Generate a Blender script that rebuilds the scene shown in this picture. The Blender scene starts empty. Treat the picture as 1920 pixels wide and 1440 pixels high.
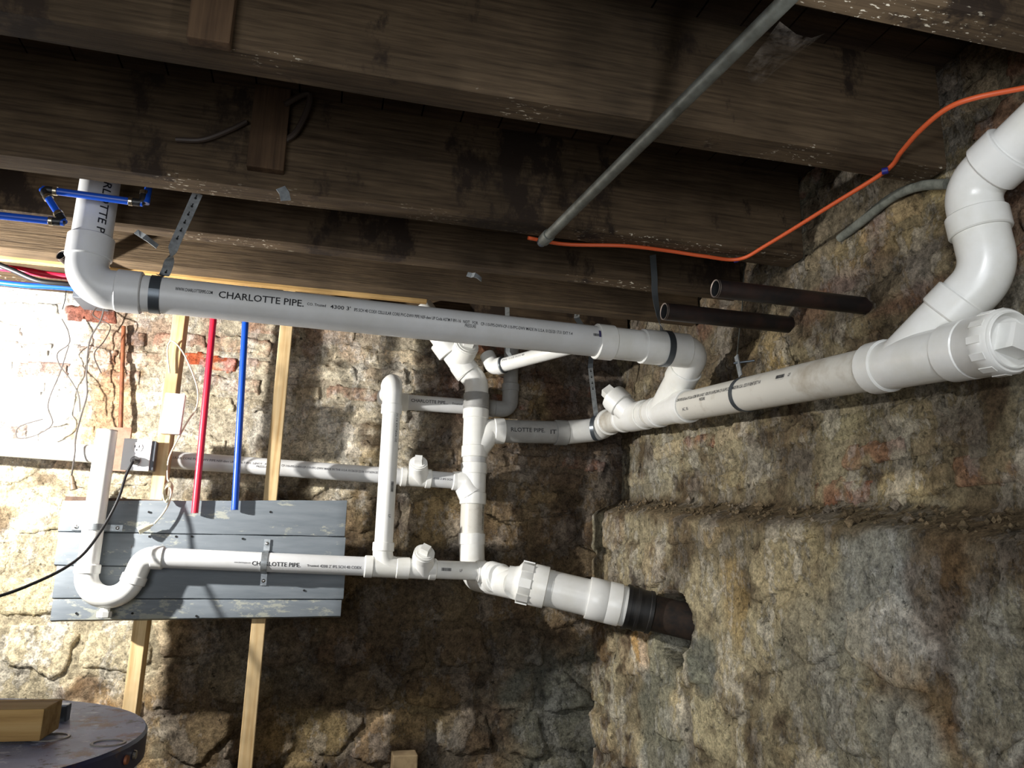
import bpy, bmesh, math, random
import numpy as np
from mathutils import Vector, Matrix

random.seed(7); np.random.seed(7)
scene = bpy.context.scene
COL = scene.collection

# ------------------------------------------------------------------ camera
FPX = 1442.0                                   # focal length in pixels of the 1920x1440 frame
def _n(v):
    v = np.array(v, float); return v / np.linalg.norm(v)
_U = _n([145, -6170, FPX])                     # world up, across and into-the-wall axes seen in camera axes (x right, y down, z forward)
_X = _n([6040, 480, FPX]); _X = _n(_X - _U * (_X @ _U))
_Y = np.cross(_U, _X)
RW = np.array([_X, _Y, _U])
CAM = np.array([-1.08405, -3.00379, 1.35])
cd = bpy.data.cameras.new('camera'); cam = bpy.data.objects.new('camera', cd); COL.objects.link(cam)
cd.sensor_fit = 'HORIZONTAL'; cd.sensor_width = 36.0; cd.lens = 36.0 * FPX / 1920.0
cd.clip_start = 0.02; cd.clip_end = 60
_m = RW @ np.diag([1, -1, -1])
M4 = Matrix.Identity(4)
for i in range(3):
    for j in range(3): M4[i][j] = _m[i][j]
    M4[i][3] = CAM[i]
cam.matrix_world = M4
scene.camera = cam

# ------------------------------------------------------------------ light and exposure
scene.view_settings.view_transform = 'Standard'
scene.view_settings.look = 'None'
scene.view_settings.gamma = 1.0
scene.view_settings.use_curve_mapping = False
scene.view_settings.exposure = 0.0
world = bpy.data.worlds.new('world'); scene.world = world; world.use_nodes = True
wb = world.node_tree.nodes['Background']; wb.inputs[0].default_value = (0.8, 0.9, 1.0, 1); wb.inputs[1].default_value = 0.06

def point_lamp(name, loc, power, radius, color=(1, 1, 1)):
    l = bpy.data.lights.new(name, 'POINT'); l.energy = power; l.shadow_soft_size = radius; l.color = color
    o = bpy.data.objects.new(name, l); o.location = loc; COL.objects.link(o); return o
def spot_lamp(name, loc, target, power, radius, size, blend, color=(1, 1, 1)):
    l = bpy.data.lights.new(name, 'SPOT'); l.energy = power; l.shadow_soft_size = radius; l.color = color; l.spot_size = math.radians(size); l.spot_blend = blend
    o = bpy.data.objects.new(name, l); o.location = loc; COL.objects.link(o)
    o.rotation_euler = (Vector(target) - Vector(loc)).to_track_quat('-Z', 'Y').to_euler(); return o
def area_lamp(name, loc, target, sx, sy, power, color=(1, 1, 1)):
    l = bpy.data.lights.new(name, 'AREA'); l.shape = 'RECTANGLE'; l.size = sx; l.size_y = sy; l.energy = power; l.color = color
    o = bpy.data.objects.new(name, l); o.location = loc; COL.objects.link(o)
    o.rotation_euler = (Vector(target) - Vector(loc)).to_track_quat('-Z', 'Y').to_euler(); return o
LAMP1 = (-2.42, -0.95, 1.76)
LAMP2 = (-0.50, -2.45, 1.95)
spot_lamp('work_lamp_light', LAMP1, (-1.50, 0.0, 1.98), 225, 0.018, 158, 0.9, (1.0, 0.97, 0.92))
point_lamp('work_lamp_spill', LAMP1, 11, 0.03, (0.9, 0.95, 1.0))
point_lamp('ceiling_bulb_light', LAMP2, 6.3, 0.03, (0.95, 0.98, 1.0))
area_lamp('fill_light', (-2.1, -4.6, 1.30), (-0.2, -0.6, 1.4), 1.4, 1.9, 58, (0.92, 0.96, 1.0))  # added soft fill behind the viewer; no opening is built there

# ------------------------------------------------------------------ picture point -> place on a known plane
def ray(px, py): return RW @ np.array([(px - 960) / FPX, (py - 720) / FPX, 1.0])
def PY(px, py, y): r = ray(px, py); return CAM + r * ((y - CAM[1]) / r[1])
def PX(px, py, x): r = ray(px, py); return CAM + r * ((x - CAM[0]) / r[0])
def PZ(px, py, z): r = ray(px, py); return CAM + r * ((z - CAM[2]) / r[2])
def PD(px, py, d): return CAM + ray(px, py) * d
def V(*a): return np.array(a, float)

# ------------------------------------------------------------------ noise (numpy)
def _hash(ix, iy, iz, s):
    h = (ix.astype(np.int64) * 374761393 + iy.astype(np.int64) * 668265263 + iz.astype(np.int64) * 2147483647 + s * 974634777) & 0xFFFFFFFF
    h = ((h ^ (h >> 13)) * 1274126177) & 0xFFFFFFFF
    h = ((h ^ (h >> 16)) * 2246822519) & 0xFFFFFFFF
    return ((h ^ (h >> 15)) & 0xFFFFFF) / float(0xFFFFFF)
def vnoise(x, y, s=0):
    x = np.asarray(x, float); y = np.asarray(y, float)
    ix = np.floor(x); iy = np.floor(y); fx = x - ix; fy = y - iy
    fx = fx * fx * fx * (fx * (fx * 6 - 15) + 10); fy = fy * fy * fy * (fy * (fy * 6 - 15) + 10)
    z = np.zeros_like(ix)
    a = _hash(ix, iy, z, s); b = _hash(ix + 1, iy, z, s); c = _hash(ix, iy + 1, z, s); d = _hash(ix + 1, iy + 1, z, s)
    return (a * (1 - fx) + b * fx) * (1 - fy) + (c * (1 - fx) + d * fx) * fy
def fbm(x, y, f, o=4, s=0, g=0.5):
    t = 0; a = 1; n = 0; ca, sa = math.cos(0.6), math.sin(0.6)
    x = np.asarray(x, float) * f; y = np.asarray(y, float) * f
    for i in range(o):
        t = t + a * (vnoise(x, y, s + i * 17) - 0.5); n += a; a *= g
        x, y = (x * ca - y * sa) * 2.03 + 3.1, (x * sa + y * ca) * 2.03 + 7.7
    return t / n * 2
def sstep(a, b, x):
    t = np.clip((x - a) / (b - a), 0, 1); return t * t * (3 - 2 * t)
def lin(c):
    c = np.array(c, float) / 255.0
    return np.where(c <= 0.04045, c / 12.92, ((c + 0.055) / 1.055) ** 2.4)

# ------------------------------------------------------------------ materials
def new_mat(name):
    m = bpy.data.materials.new(name); m.use_nodes = True
    nt = m.node_tree; b = nt.nodes['Principled BSDF']
    return m, nt, b
def nd(nt, t, **kw):
    n = nt.nodes.new(t)
    for k, v in kw.items(): setattr(n, k, v)
    return n
def noise(nt, scale, detail=5, rough=0.6, vec=None, stretch=None):
    tc = nd(nt, 'ShaderNodeTexCoord')
    out = tc.outputs['Object']
    if stretch:
        mp = nd(nt, 'ShaderNodeMapping'); mp.inputs['Scale'].default_value = stretch
        nt.links.new(out, mp.inputs[0]); out = mp.outputs[0]
    n = nd(nt, 'ShaderNodeTexNoise'); n.inputs['Scale'].default_value = scale; n.inputs['Detail'].default_value = detail
    n.inputs['Roughness'].default_value = rough
    nt.links.new(out, n.inputs['Vector']); return n
def ramp(nt, fac, stops):
    r = nd(nt, 'ShaderNodeValToRGB'); e = r.color_ramp.elements
    while len(e) < len(stops): e.new(0.5)
    for k, (p, c) in enumerate(stops):
        e[k].position = p; e[k].color = (*lin(c), 1) if len(c) == 3 else c
    nt.links.new(fac, r.inputs[0]); return r
def gray(v): return (v, v, v, 1)
def mixc(nt, fac, a, b, mode='MIX'):
    m = nd(nt, 'ShaderNodeMix', data_type='RGBA', blend_type=mode)
    if isinstance(fac, float): m.inputs[0].default_value = fac
    else: nt.links.new(fac, m.inputs[0])
    for s, v in ((m.inputs[6], a), (m.inputs[7], b)):
        if hasattr(v, 'is_linked') or hasattr(v, 'links'): nt.links.new(v, s)
        else: s.default_value = (*lin(v), 1)
    return m.outputs[2]
def bump(nt, b, h, strength=0.3, dist=0.005):
    n = nd(nt, 'ShaderNodeBump'); n.inputs['Strength'].default_value = strength; n.inputs['Distance'].default_value = dist
    nt.links.new(h, n.inputs['Height']); nt.links.new(n.outputs[0], b.inputs['Normal'])
def plain(name, c, rough=0.5, metal=0.0, c2=None, scale=40, lo=0.4, hi=0.65, bmp=0.0, stretch=None, spec=None):
    m, nt, b = new_mat(name)
    b.inputs['Roughness'].default_value = rough; b.inputs['Metallic'].default_value = metal
    if spec is not None: b.inputs['Specular IOR Level'].default_value = spec
    if c2 is None: b.inputs['Base Color'].default_value = (*lin(c), 1)
    else:
        n = noise(nt, scale, 6, 0.65, stretch=stretch)
        r = ramp(nt, n.outputs[0], [(lo, c), (hi, c2)]); nt.links.new(r.outputs[0], b.inputs['Base Color'])
        if bmp: bump(nt, b, n.outputs[0], bmp, 0.003)
    return m

def wall_mat(name):
    m, nt, b = new_mat(name); b.inputs['Roughness'].default_value = 0.95; b.inputs['Specular IOR Level'].default_value = 0.15
    at = nd(nt, 'ShaderNodeVertexColor', layer_name='tint'); t = at.outputs[0]
    mul = lambda c, g: mixc(nt, 1.0, c, g, 'MULTIPLY')
    n1 = noise(nt, 48, 10, 0.72); r1 = ramp(nt, n1.outputs[0], [(0.36, gray(0.50)), (0.5, gray(0.98)), (0.64, gray(1.42))])
    c = mul(t, r1.outputs[0])
    # flakes of paler, greyer skim coat with crisp edges
    n4 = noise(nt, 8.5, 12, 0.74, stretch=(1, 1, 0.6)); r4 = ramp(nt, n4.outputs[0], [(0.515, gray(0.0)), (0.535, gray(1.0))])
    hs = nd(nt, 'ShaderNodeHueSaturation'); hs.inputs['Saturation'].default_value = 0.55; hs.inputs['Value'].default_value = 1.28; nt.links.new(c, hs.inputs['Color'])
    f4 = nd(nt, 'ShaderNodeMath', operation='MULTIPLY'); nt.links.new(r4.outputs[0], f4.inputs[0]); f4.inputs[1].default_value = 0.7
    c = mixc(nt, f4.outputs[0], c, hs.outputs[0])
    # brown earthy losses
    n5 = noise(nt, 6.0, 12, 0.76, stretch=(1, 1, 0.7)); r5 = ramp(nt, n5.outputs[0], [(0.40, gray(0.55)), (0.43, gray(1.0))])
    c = mul(c, r5.outputs[0])
    # pits and grit
    n2 = noise(nt, 34, 8, 0.7); r2 = ramp(nt, n2.outputs[0], [(0.335, gray(0.32)), (0.375, gray(1.0))]); c = mul(c, r2.outputs[0])
    n3 = noise(nt, 170, 5, 0.75); r3 = ramp(nt, n3.outputs[0], [(0.36, gray(0.62)), (0.5, gray(1.0)), (0.64, gray(1.3))]); c = mul(c, r3.outputs[0])
    nt.links.new(c, b.inputs['Base Color'])
    def add(a, bb, k):
        ml = nd(nt, 'ShaderNodeMath', operation='MULTIPLY_ADD'); nt.links.new(bb, ml.inputs[0]); ml.inputs[1].default_value = k; nt.links.new(a, ml.inputs[2]); return ml.outputs[0]
    h = add(n1.outputs[0], n3.outputs[0], 0.4); h = add(h, r4.outputs[0], 0.12); h = add(h, r2.outputs[0], 0.18)
    bump(nt, b, h, 0.9, 0.013)
    return m

def wood_mat(name, a, bcol, dark, rough=0.85, gscale=1.0, specks=False, stain=None, axis='X', rel=0.35):
    m, nt, b = new_mat(name); b.inputs['Roughness'].default_value = rough; b.inputs['Specular IOR Level'].default_value = 0.2
    st = {'X': (1.2, 26, 26), 'Z': (26, 26, 1.2)}[axis]
    n1 = noise(nt, 2.2 * gscale, 8, 0.62, stretch=st)
    r1 = ramp(nt, n1.outputs[0], [(0.3, dark), (0.5, a), (0.72, bcol)])
    n2 = noise(nt, 3.0, 4, 0.6); r2 = ramp(nt, n2.outputs[0], [(0.35, gray(0.55)), (0.62, gray(1.12))])
    c = mixc(nt, 1.0, r1.outputs[0], r2.outputs[0], 'MULTIPLY')
    if stain:
        n4 = noise(nt, 4.2, 7, 0.7, stretch=(1.0, 1.0, 0.55)); r4 = ramp(nt, n4.outputs[0], [(0.545, gray(0.0)), (0.60, gray(1.0))])
        c = mixc(nt, r4.outputs[0], c, stain)
    if specks:
        ge = nd(nt, 'ShaderNodeNewGeometry'); sx = nd(nt, 'ShaderNodeSeparateXYZ'); nt.links.new(ge.outputs['True Normal'], sx.inputs[0])
        lt = nd(nt, 'ShaderNodeMath', operation='LESS_THAN'); nt.links.new(sx.outputs[2], lt.inputs[0]); lt.inputs[1].default_value = -0.3
        n3 = noise(nt, 150, 3, 0.6, stretch=(0.4, 1, 1)); r3 = ramp(nt, n3.outputs[0], [(0.62, gray(0.0)), (0.65, gray(1.0))])
        n5 = noise(nt, 3.0, 3, 0.5); r5 = ramp(nt, n5.outputs[0], [(0.50, gray(0.0)), (0.62, gray(1.0))])
        mm = nd(nt, 'ShaderNodeMath', operation='MULTIPLY'); nt.links.new(lt.outputs[0], mm.inputs[0]); nt.links.new(r3.outputs[0], mm.inputs[1])
        m2 = nd(nt, 'ShaderNodeMath', operation='MULTIPLY'); nt.links.new(mm.outputs[0], m2.inputs[0]); nt.links.new(r5.outputs[0], m2.inputs[1])
        c = mixc(nt, m2.outputs[0], c, (205, 196, 178))
    nt.links.new(c, b.inputs['Base Color']); bump(nt, b, n1.outputs[0], rel, 0.006)
    return m

MT = {}
MT['wall'] = wall_mat('wall_dirt_plaster')
MT['joist'] = wood_mat('old_joist_wood', (80, 66, 50), (98, 82, 63), (55, 44, 33), gscale=2.4, specks=True, stain=(44, 35, 28), rel=0.25)
MT['joist_rough'] = wood_mat('rough_sawn_wood', (90, 75, 57), (110, 92, 70), (64, 52, 40), gscale=3.0, specks=False, rel=0.7)
MT['deck'] = wood_mat('deck_wood', (70, 57, 46), (88, 72, 58), (42, 33, 27))
MT['block'] = wood_mat('block_wood', (80, 62, 46), (98, 77, 57), (54, 41, 31), axis='Z')
MT['strip'] = wood_mat('new_pine', (212, 184, 138), (226, 202, 160), (186, 150, 100), axis='Z', rel=0.15)
MT['pine_x'] = wood_mat('new_pine_lengthwise', (196, 158, 100), (214, 180, 124), (150, 112, 66), rel=0.2)
MT['pvc'] = plain('white_pvc', (232, 232, 229), 0.28, c2=(222, 221, 214), scale=9, spec=0.5)
MT['pvc_pipe'] = plain('pale_grey_pvc', (208, 209, 210), 0.38, c2=(199, 199, 197), scale=7, spec=0.4)
MT['pvc_dirty'] = plain('stained_pvc', (206, 203, 194), 0.42, c2=(150, 135, 112), scale=8, lo=0.52, hi=0.80, spec=0.4)
MT['pvc_shade'] = plain('shaded_white_pvc', (158, 158, 156), 0.5, c2=(142, 141, 138), scale=12)  # white PVC with its shade painted in as grey
MT['ink'] = plain('black_print', (28, 28, 32), 0.6)
MT['ink_grey'] = plain('grey_print', (92, 92, 96), 0.6)
MT['ink_purple'] = plain('purple_primer', (48, 44, 86), 0.5)
MT['galv'] = plain('galvanized_steel', (158, 163, 166), 0.38, 0.45, c2=(124, 128, 130), scale=60)
MT['conduit'] = plain('dull_conduit_steel', (104, 106, 100), 0.5, 0.45, c2=(78, 78, 72), scale=25)
MT['steel_dark'] = plain('dark_strap_steel', (84, 90, 96), 0.35, 0.55)
MT['bright'] = plain('bright_steel', (200, 200, 200), 0.25, 1.0)
MT['hole'] = plain('strap_hole', (16, 16, 17), 0.9)
MT['black_iron'] = plain('black_iron_pipe', (34, 31, 31), 0.42, 0.35, c2=(60, 42, 36), scale=14, lo=0.42, hi=0.72)
MT['iron_cut'] = plain('cut_iron_edge', (140, 128, 120), 0.45, 0.6)
MT['rubber'] = plain('black_rubber', (20, 20, 21), 0.5, c2=(36, 33, 30), scale=20)
MT['orange'] = plain('orange_cable', (206, 88, 44), 0.5)
MT['red'] = plain('red_tube', (206, 32, 58), 0.32)
MT['blue'] = plain('blue_tube', (14, 72, 178), 0.32)
MT['blue_dark'] = plain('blue_tie', (30, 30, 110), 0.5)
MT['black'] = plain('black_plastic', (24, 24, 26), 0.45)
MT['crimp'] = plain('crimp_ring_steel', (176, 168, 150), 0.28, 1.0)
MT['wire'] = plain('brown_wire', (58, 47, 40), 0.6)
MT['wire_grey'] = plain('grey_wire', (84, 80, 78), 0.6)
MT['cream'] = plain('cream_cord', (206, 198, 172), 0.5)
MT['tan_plastic'] = plain('brown_plug_plastic', (112, 96, 78), 0.5)
MT['white'] = plain('white_plastic', (232, 232, 232), 0.4)
MT['boxgrey'] = plain('grey_box', (84, 88, 95), 0.5)
MT['rust'] = plain('rusty_copper', (140, 84, 52), 0.6, 0.3, c2=(98, 56, 36), scale=30)
MT['tan_board'] = plain('weathered_board', (150, 118, 100), 0.85, c2=(120, 90, 72), scale=30)
MT['yellow'] = plain('yellow_sleeve', (226, 200, 30), 0.5)
MT['tank_white'] = plain('tank_enamel', (206, 212, 222), 0.35)
MT['tank_rim'] = plain('tank_rim_paint', (24, 28, 62), 0.4, c2=(74, 48, 34), scale=16, lo=0.55, hi=0.62)
MT['web'] = None
def paint_plank_mat(name='grey_painted_plank', th=0.585):
    m, nt, b = new_mat(name); b.inputs['Roughness'].default_value = 0.6
    n1 = noise(nt, 5, 6, 0.6, stretch=(1, 8, 8)); r1 = ramp(nt, n1.outputs[0], [(0.3, (98, 106, 113)), (0.7, (119, 126, 132))])
    n2 = noise(nt, 13, 8, 0.75, stretch=(0.6, 1, 1.6)); r2 = ramp(nt, n2.outputs[0], [(th, gray(0)), (th + 0.035, gray(1))])
    c = mixc(nt, r2.outputs[0], r1.outputs[0], (150, 152, 142))
    n3 = noise(nt, 9, 6, 0.7); r3 = ramp(nt, n3.outputs[0], [(0.68, gray(0)), (0.70, gray(1))])
    c = mixc(nt, r3.outputs[0], c, (92, 70, 56))
    nt.links.new(c, b.inputs['Base Color']); bump(nt, b, n2.outputs[0], 0.3, 0.003); return m
MT['plank'] = paint_plank_mat(); MT['plank_scuffed'] = paint_plank_mat('scuffed_grey_plank', 0.50)
MT['plank_edge'] = plain('weathered_plank_edge', (96, 76, 62), 0.9, c2=(58, 44, 36), scale=30)
def tank_top_mat():
    m, nt, b = new_mat('rusty_tank_top'); b.inputs['Roughness'].default_value = 0.5
    n1 = noise(nt, 6, 6, 0.65); r1 = ramp(nt, n1.outputs[0], [(0.3, (108, 114, 140)), (0.6, (146, 152, 178))])
    n2 = noise(nt, 14, 9, 0.75); r2 = ramp(nt, n2.outputs[0], [(0.52, gray(0)), (0.60, gray(1))])
    c = mixc(nt, r2.outputs[0], r1.outputs[0], (104, 72, 54))
    n3 = noise(nt, 26, 8, 0.75); r3 = ramp(nt, n3.outputs[0], [(0.58, gray(0)), (0.60, gray(1))])
    c = mixc(nt, r3.outputs[0], c, (182, 184, 196))
    n4 = noise(nt, 26, 6, 0.7); r4 = ramp(nt, n4.outputs[0], [(0.38, gray(1)), (0.42, gray(0))])
    c = mixc(nt, r4.outputs[0], c, (34, 26, 24))
    nt.links.new(c, b.inputs['Base Color']); bump(nt, b, n2.outputs[0], 0.3, 0.004); return m
MT['tank_top'] = tank_top_mat()
def web_mat():
    m, nt, b = new_mat('cobweb'); b.inputs['Base Color'].default_value = (*lin((150, 140, 130)), 1); b.inputs['Roughness'].default_value = 0.9
    n = noise(nt, 30, 6, 0.7); r = ramp(nt, n.outputs[0], [(0.40, gray(0.0)), (0.75, gray(0.30))])
    nt.links.new(r.outputs[0], b.inputs['Alpha']); return m
MT['web'] = web_mat()

# ------------------------------------------------------------------ mesh builder
class MB:
    def __init__(self): self.v = []; self.f = []
    def add(self, v, f):
        o = len(self.v); self.v += [tuple(map(float, p)) for p in v]; self.f += [tuple(i + o for i in q) for q in f]; return self
    def tube(self, pts, rad, seg=20, caps=True, scale2=None):
        pts = [np.array(p, float) for p in pts]; n = len(pts)
        if np.isscalar(rad): rad = [rad] * n
        tg = []
        for i in range(n):
            a = pts[max(i - 1, 0)]; b = pts[min(i + 1, n - 1)]; tg.append(_n(b - a))
        h = V(0, 0, 1) if abs(tg[0][2]) < 0.9 else V(1, 0, 0)
        u = _n(np.cross(tg[0], h)); rings = []
        for i in range(n):
            u = _n(u - tg[i] * (u @ tg[i])); w = np.cross(tg[i], u)
            rings.append([pts[i] + rad[i] * (math.cos(t) * u + math.sin(t) * w) for t in np.linspace(0, 2 * math.pi, seg, endpoint=False)])
        v = [p for r in rings for p in r]; f = []
        for i in range(n - 1):
            for k in range(seg):
                k2 = (k + 1) % seg; f.append((i * seg + k, i * seg + k2, (i + 1) * seg + k2, (i + 1) * seg + k))
        if caps: f.append(tuple(range(seg - 1, -1, -1))); f.append(tuple((n - 1) * seg + k for k in range(seg)))
        return self.add(v, f)
    def lathe(self, p, d, prof, seg=28, caps=True):       # prof: (distance along d, radius)
        p = np.array(p, float); d = _n(d); h = V(0, 0, 1) if abs(d[2]) < 0.9 else V(1, 0, 0)
        u = _n(np.cross(d, h)); w = np.cross(d, u); v = []; f = []; n = len(prof)
        for s, r in prof:
            for t in np.linspace(0, 2 * math.pi, seg, endpoint=False): v.append(p + d * s + r * (math.cos(t) * u + math.sin(t) * w))
        for i in range(n - 1):
            for k in range(seg):
                k2 = (k + 1) % seg; f.append((i * seg + k, i * seg + k2, (i + 1) * seg + k2, (i + 1) * seg + k))
        if caps: f.append(tuple(range(seg - 1, -1, -1))); f.append(tuple((n - 1) * seg + k for k in range(seg)))
        return self.add(v, f)
    def hub(self, p, d, L, r, c=0.0025): return self.lathe(p, d, [(0, r - c), (c, r), (L - c, r), (L, r - c)])
    def box(self, c, ax, half, taper=1.0):
        c = np.array(c, float); a = [np.array(x, float) for x in ax]; v = []
        for sz in (-1, 1):
            k = taper if sz > 0 else 1.0
            for sx, sy in ((-1, -1), (1, -1), (1, 1), (-1, 1)): v.append(c + a[0] * half[0] * sx * k + a[1] * half[1] * sy * k + a[2] * half[2] * sz)
        return self.add(v, [(3, 2, 1, 0), (4, 5, 6, 7), (0, 1, 5, 4), (1, 2, 6, 5), (2, 3, 7, 6), (3, 0, 4, 7)])
    def bx(self, x0, x1, y0, y1, z0, z1): return self.box(((x0 + x1) / 2, (y0 + y1) / 2, (z0 + z1) / 2), np.eye(3), ((x1 - x0) / 2, (y1 - y0) / 2, (z1 - z0) / 2))
    def ribbon(self, pts, wdirs, w, t):                     # flat strap following pts; wdirs = width directions
        pts = [np.array(p, float) for p in pts]; n = len(pts); v = []; f = []
        for i in range(n):
            tg = _n(pts[min(i + 1, n - 1)] - pts[max(i - 1, 0)]); wd = np.array(wdirs[i] if isinstance(wdirs, list) else wdirs, float)
            wd = _n(wd - tg * (wd @ tg)); nn = np.cross(tg, wd)
            for a, b in ((-1, -1), (1, -1), (1, 1), (-1, 1)): v.append(pts[i] + wd * a * w / 2 + nn * b * t / 2)
        for i in range(n - 1):
            for k in range(4):
                k2 = (k + 1) % 4; f.append((i * 4 + k, i * 4 + k2, i * 4 + 4 + k2, i * 4 + 4 + k))
        f += [(3, 2, 1, 0), tuple((n - 1) * 4 + k for k in range(4))]
        return self.add(v, f)
    def build(self, name, mat, parent=None, smooth=True, bevel=0.0, sharp=38):
        me = bpy.data.meshes.new(name); me.from_pydata(self.v, [], self.f); me.update()
        bm = bmesh.new(); bm.from_mesh(me); bmesh.ops.recalc_face_normals(bm, faces=bm.faces)
        if bevel:
            ed = [e for e in bm.edges if len(e.link_faces) == 2 and e.calc_face_angle(0) > 0.6]
            bmesh.ops.bevel(bm, geom=ed, offset=bevel, segments=2, affect='EDGES', profile=0.6)
        bm.to_mesh(me); bm.free()
        if smooth:
            me.polygons.foreach_set('use_smooth', [True] * len(me.polygons)); me.set_sharp_from_angle(angle=math.radians(sharp))
        for m in (mat if isinstance(mat, (list, tuple)) else [mat]): me.materials.append(m)
        return link(name, me, parent)

def root_of(o):
    while o.parent: o = o.parent
    return o
def link(name, me, parent=None):
    ob = bpy.data.objects.new(name, me); COL.objects.link(ob)
    if parent is not None:
        ob.parent = parent
        if parent.type == 'EMPTY': ob.matrix_parent_inverse = Matrix.Translation(-Vector(parent.location))
    return ob
def thing(name, label, cat, loc, group=None):
    o = bpy.data.objects.new(name, None); o.location = [float(q) for q in loc]; o.empty_display_size = 0.05; COL.objects.link(o)
    return tag(o, label, cat, group)
def tag(o, label, cat, group=None):
    o['label'] = label; o['category'] = cat
    if group: o['group'] = group
    return o
def struct(o): o['kind'] = 'structure'; return o

def fillet(pts, r, n=8):
    pts = [np.array(p, float) for p in pts]; out = [pts[0]]
    for i in range(1, len(pts) - 1):
        a, b, c = pts[i - 1], pts[i], pts[i + 1]; d1 = _n(a - b); d2 = _n(c - b)
        rr = r[i - 1] if isinstance(r, (list, tuple)) else r
        ang = math.acos(max(-1, min(1, d1 @ d2))); t = min(rr / math.tan(ang / 2), 0.49 * np.linalg.norm(a - b), 0.49 * np.linalg.norm(c - b)); rad = t * math.tan(ang / 2)
        cen = b + _n(d1 + d2) * rad / math.sin(ang / 2); s = b + d1 * t; e = b + d2 * t
        vs, ve = s - cen, e - cen; om = math.acos(max(-1, min(1, _n(vs) @ _n(ve))))
        for k in range(n + 1):
            q = k / n; out.append(cen + (math.sin((1 - q) * om) * vs + math.sin(q * om) * ve) / max(math.sin(om), 1e-6))
    out.append(pts[-1]); return out
def smooth_path(pts, n=10):
    p = [np.array(q, float) for q in pts]; p = [2 * p[0] - p[1]] + p + [2 * p[-1] - p[-2]]; out = []
    for i in range(1, len(p) - 2):
        for k in range(n):
            t = k / n; out.append(0.5 * (2 * p[i] + (p[i + 1] - p[i - 1]) * t + (2 * p[i - 1] - 5 * p[i] + 4 * p[i + 1] - p[i + 2]) * t * t + (3 * p[i] - p[i - 1] - 3 * p[i + 1] + p[i + 2]) * t ** 3))
    out.append(p[-2]); return out

def lettering(parent, body, p0, axis, r, s0, width, height, n, mat='ink', name='lettering', lift=0.0005):
    """print wrapped on a pipe of radius r (r=None: on a flat face); runs along axis from s0 for width"""
    axis = _n(axis); n = np.array(n, float); n = _n(n - axis * (n @ axis)); u = np.cross(n, axis)
    cu = bpy.data.curves.new(name, 'FONT'); cu.body = body; cu.resolution_u = 2; cu.size = 1.0; cu.offset = 0.012
    ob = bpy.data.objects.new(name, cu); COL.objects.link(ob)
    dg = bpy.context.evaluated_depsgraph_get(); me = bpy.data.meshes.new_from_object(ob.evaluated_get(dg))
    bpy.data.objects.remove(ob); bpy.data.curves.remove(cu)
    if r:                                                    # cut long strokes so that they follow the curve of the pipe
        bm = bmesh.new(); bm.from_mesh(me)
        for _ in range(3):
            bmesh.ops.triangulate(bm, faces=bm.faces)
            ed = [e for e in bm.edges if abs(e.verts[0].co.y - e.verts[1].co.y) > 0.16 * max(1.0, 0.008 / height)]
            if ed: bmesh.ops.subdivide_edges(bm, edges=ed, cuts=1)
        bmesh.ops.triangulate(bm, faces=bm.faces); bm.to_mesh(me); bm.free()
    co = np.empty(len(me.vertices) * 3); me.vertices.foreach_get('co', co); co = co.reshape(-1, 3)
    x = co[:, 0] - co[:, 0].min(); x = x / max(x.max(), 1e-6) * width; y = (co[:, 1] - 0.35) / 0.70 * height
    if r: P = p0 + np.outer(s0 + x, axis) + (r + lift) * (np.outer(np.cos(y / r), n) + np.outer(np.sin(y / r), u))
    else: P = p0 + np.outer(s0 + x, axis) + np.outer(y, u) + n * lift
    me.vertices.foreach_set('co', P.ravel()); me.materials.append(MT[mat]); me.update(); me.name = name
    return link(name, me, parent)
def barcode(parent, p0, axis, r, s0, width, height, n, across=False):
    axis = _n(axis); n = np.array(n, float); n = _n(n - axis * (n @ axis)); u = np.cross(n, axis); mb = MB(); rnd = random.Random(3); s = 0
    while s < width:
        w = rnd.choice((0.0008, 0.0012, 0.002)); v = []
        for a in (s0 + s, s0 + s + w):
            for q in (-0.5, 0, 0.5):
                t = q * height / r; v.append(p0 + axis * a + (r + 0.0005) * (math.cos(t) * n + math.sin(t) * u))
        mb.add(v, [(0, 3, 4, 1), (1, 4, 5, 2)]); s += w + rnd.choice((0.0006, 0.001))
    return mb.build('barcode', MT['ink'], parent, smooth=False)

R3 = 0.04445; R2 = 0.0302; H3 = 0.0515; H2 = 0.0355
def pipe(parent, a, b, r, mat='pvc_pipe', name='pipe', seg=32):
    return MB().tube([a, b], r, seg, caps=False).build(name, MT[mat], parent)

# ================================================================== THE SETTING
ZJ = 2.16; ZD = 2.40
# ---- floor, far walls
flo = struct(MB().bx(-3.2, 0.6, -5.2, 0.3, -0.1, 0.0).build('floor', plain('dirt_floor', (96, 82, 66), 0.95, c2=(70, 60, 48), scale=6), smooth=False))
struct(MB().bx(-3.3, -3.1, -5.2, 0.3, 0, 2.6).build('wall_left', plain('limewash', (150, 140, 122), 0.95, c2=(110, 96, 78), scale=5), smooth=False))
struct(MB().bx(-3.3, 0.6, -5.3, -5.1, 0, 2.6).build('wall_front', plain('limewash_front', (120, 108, 90), 0.95, c2=(84, 72, 58), scale=5), smooth=False))

# ---- masonry walls
def blob(u, v, c, ru, rv, s, soft=0.35, rough=0.5):
    d = np.sqrt(((u - c[0]) / ru) ** 2 + ((v - c[1]) / rv) ** 2) + rough * fbm(u, v, 9, 4, s) 
    return 1 - sstep(1 - soft, 1 + soft * 0.4, d)
def mixa(c, m, col): return c * (1 - m[..., None]) + lin(col) * m[..., None]

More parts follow.
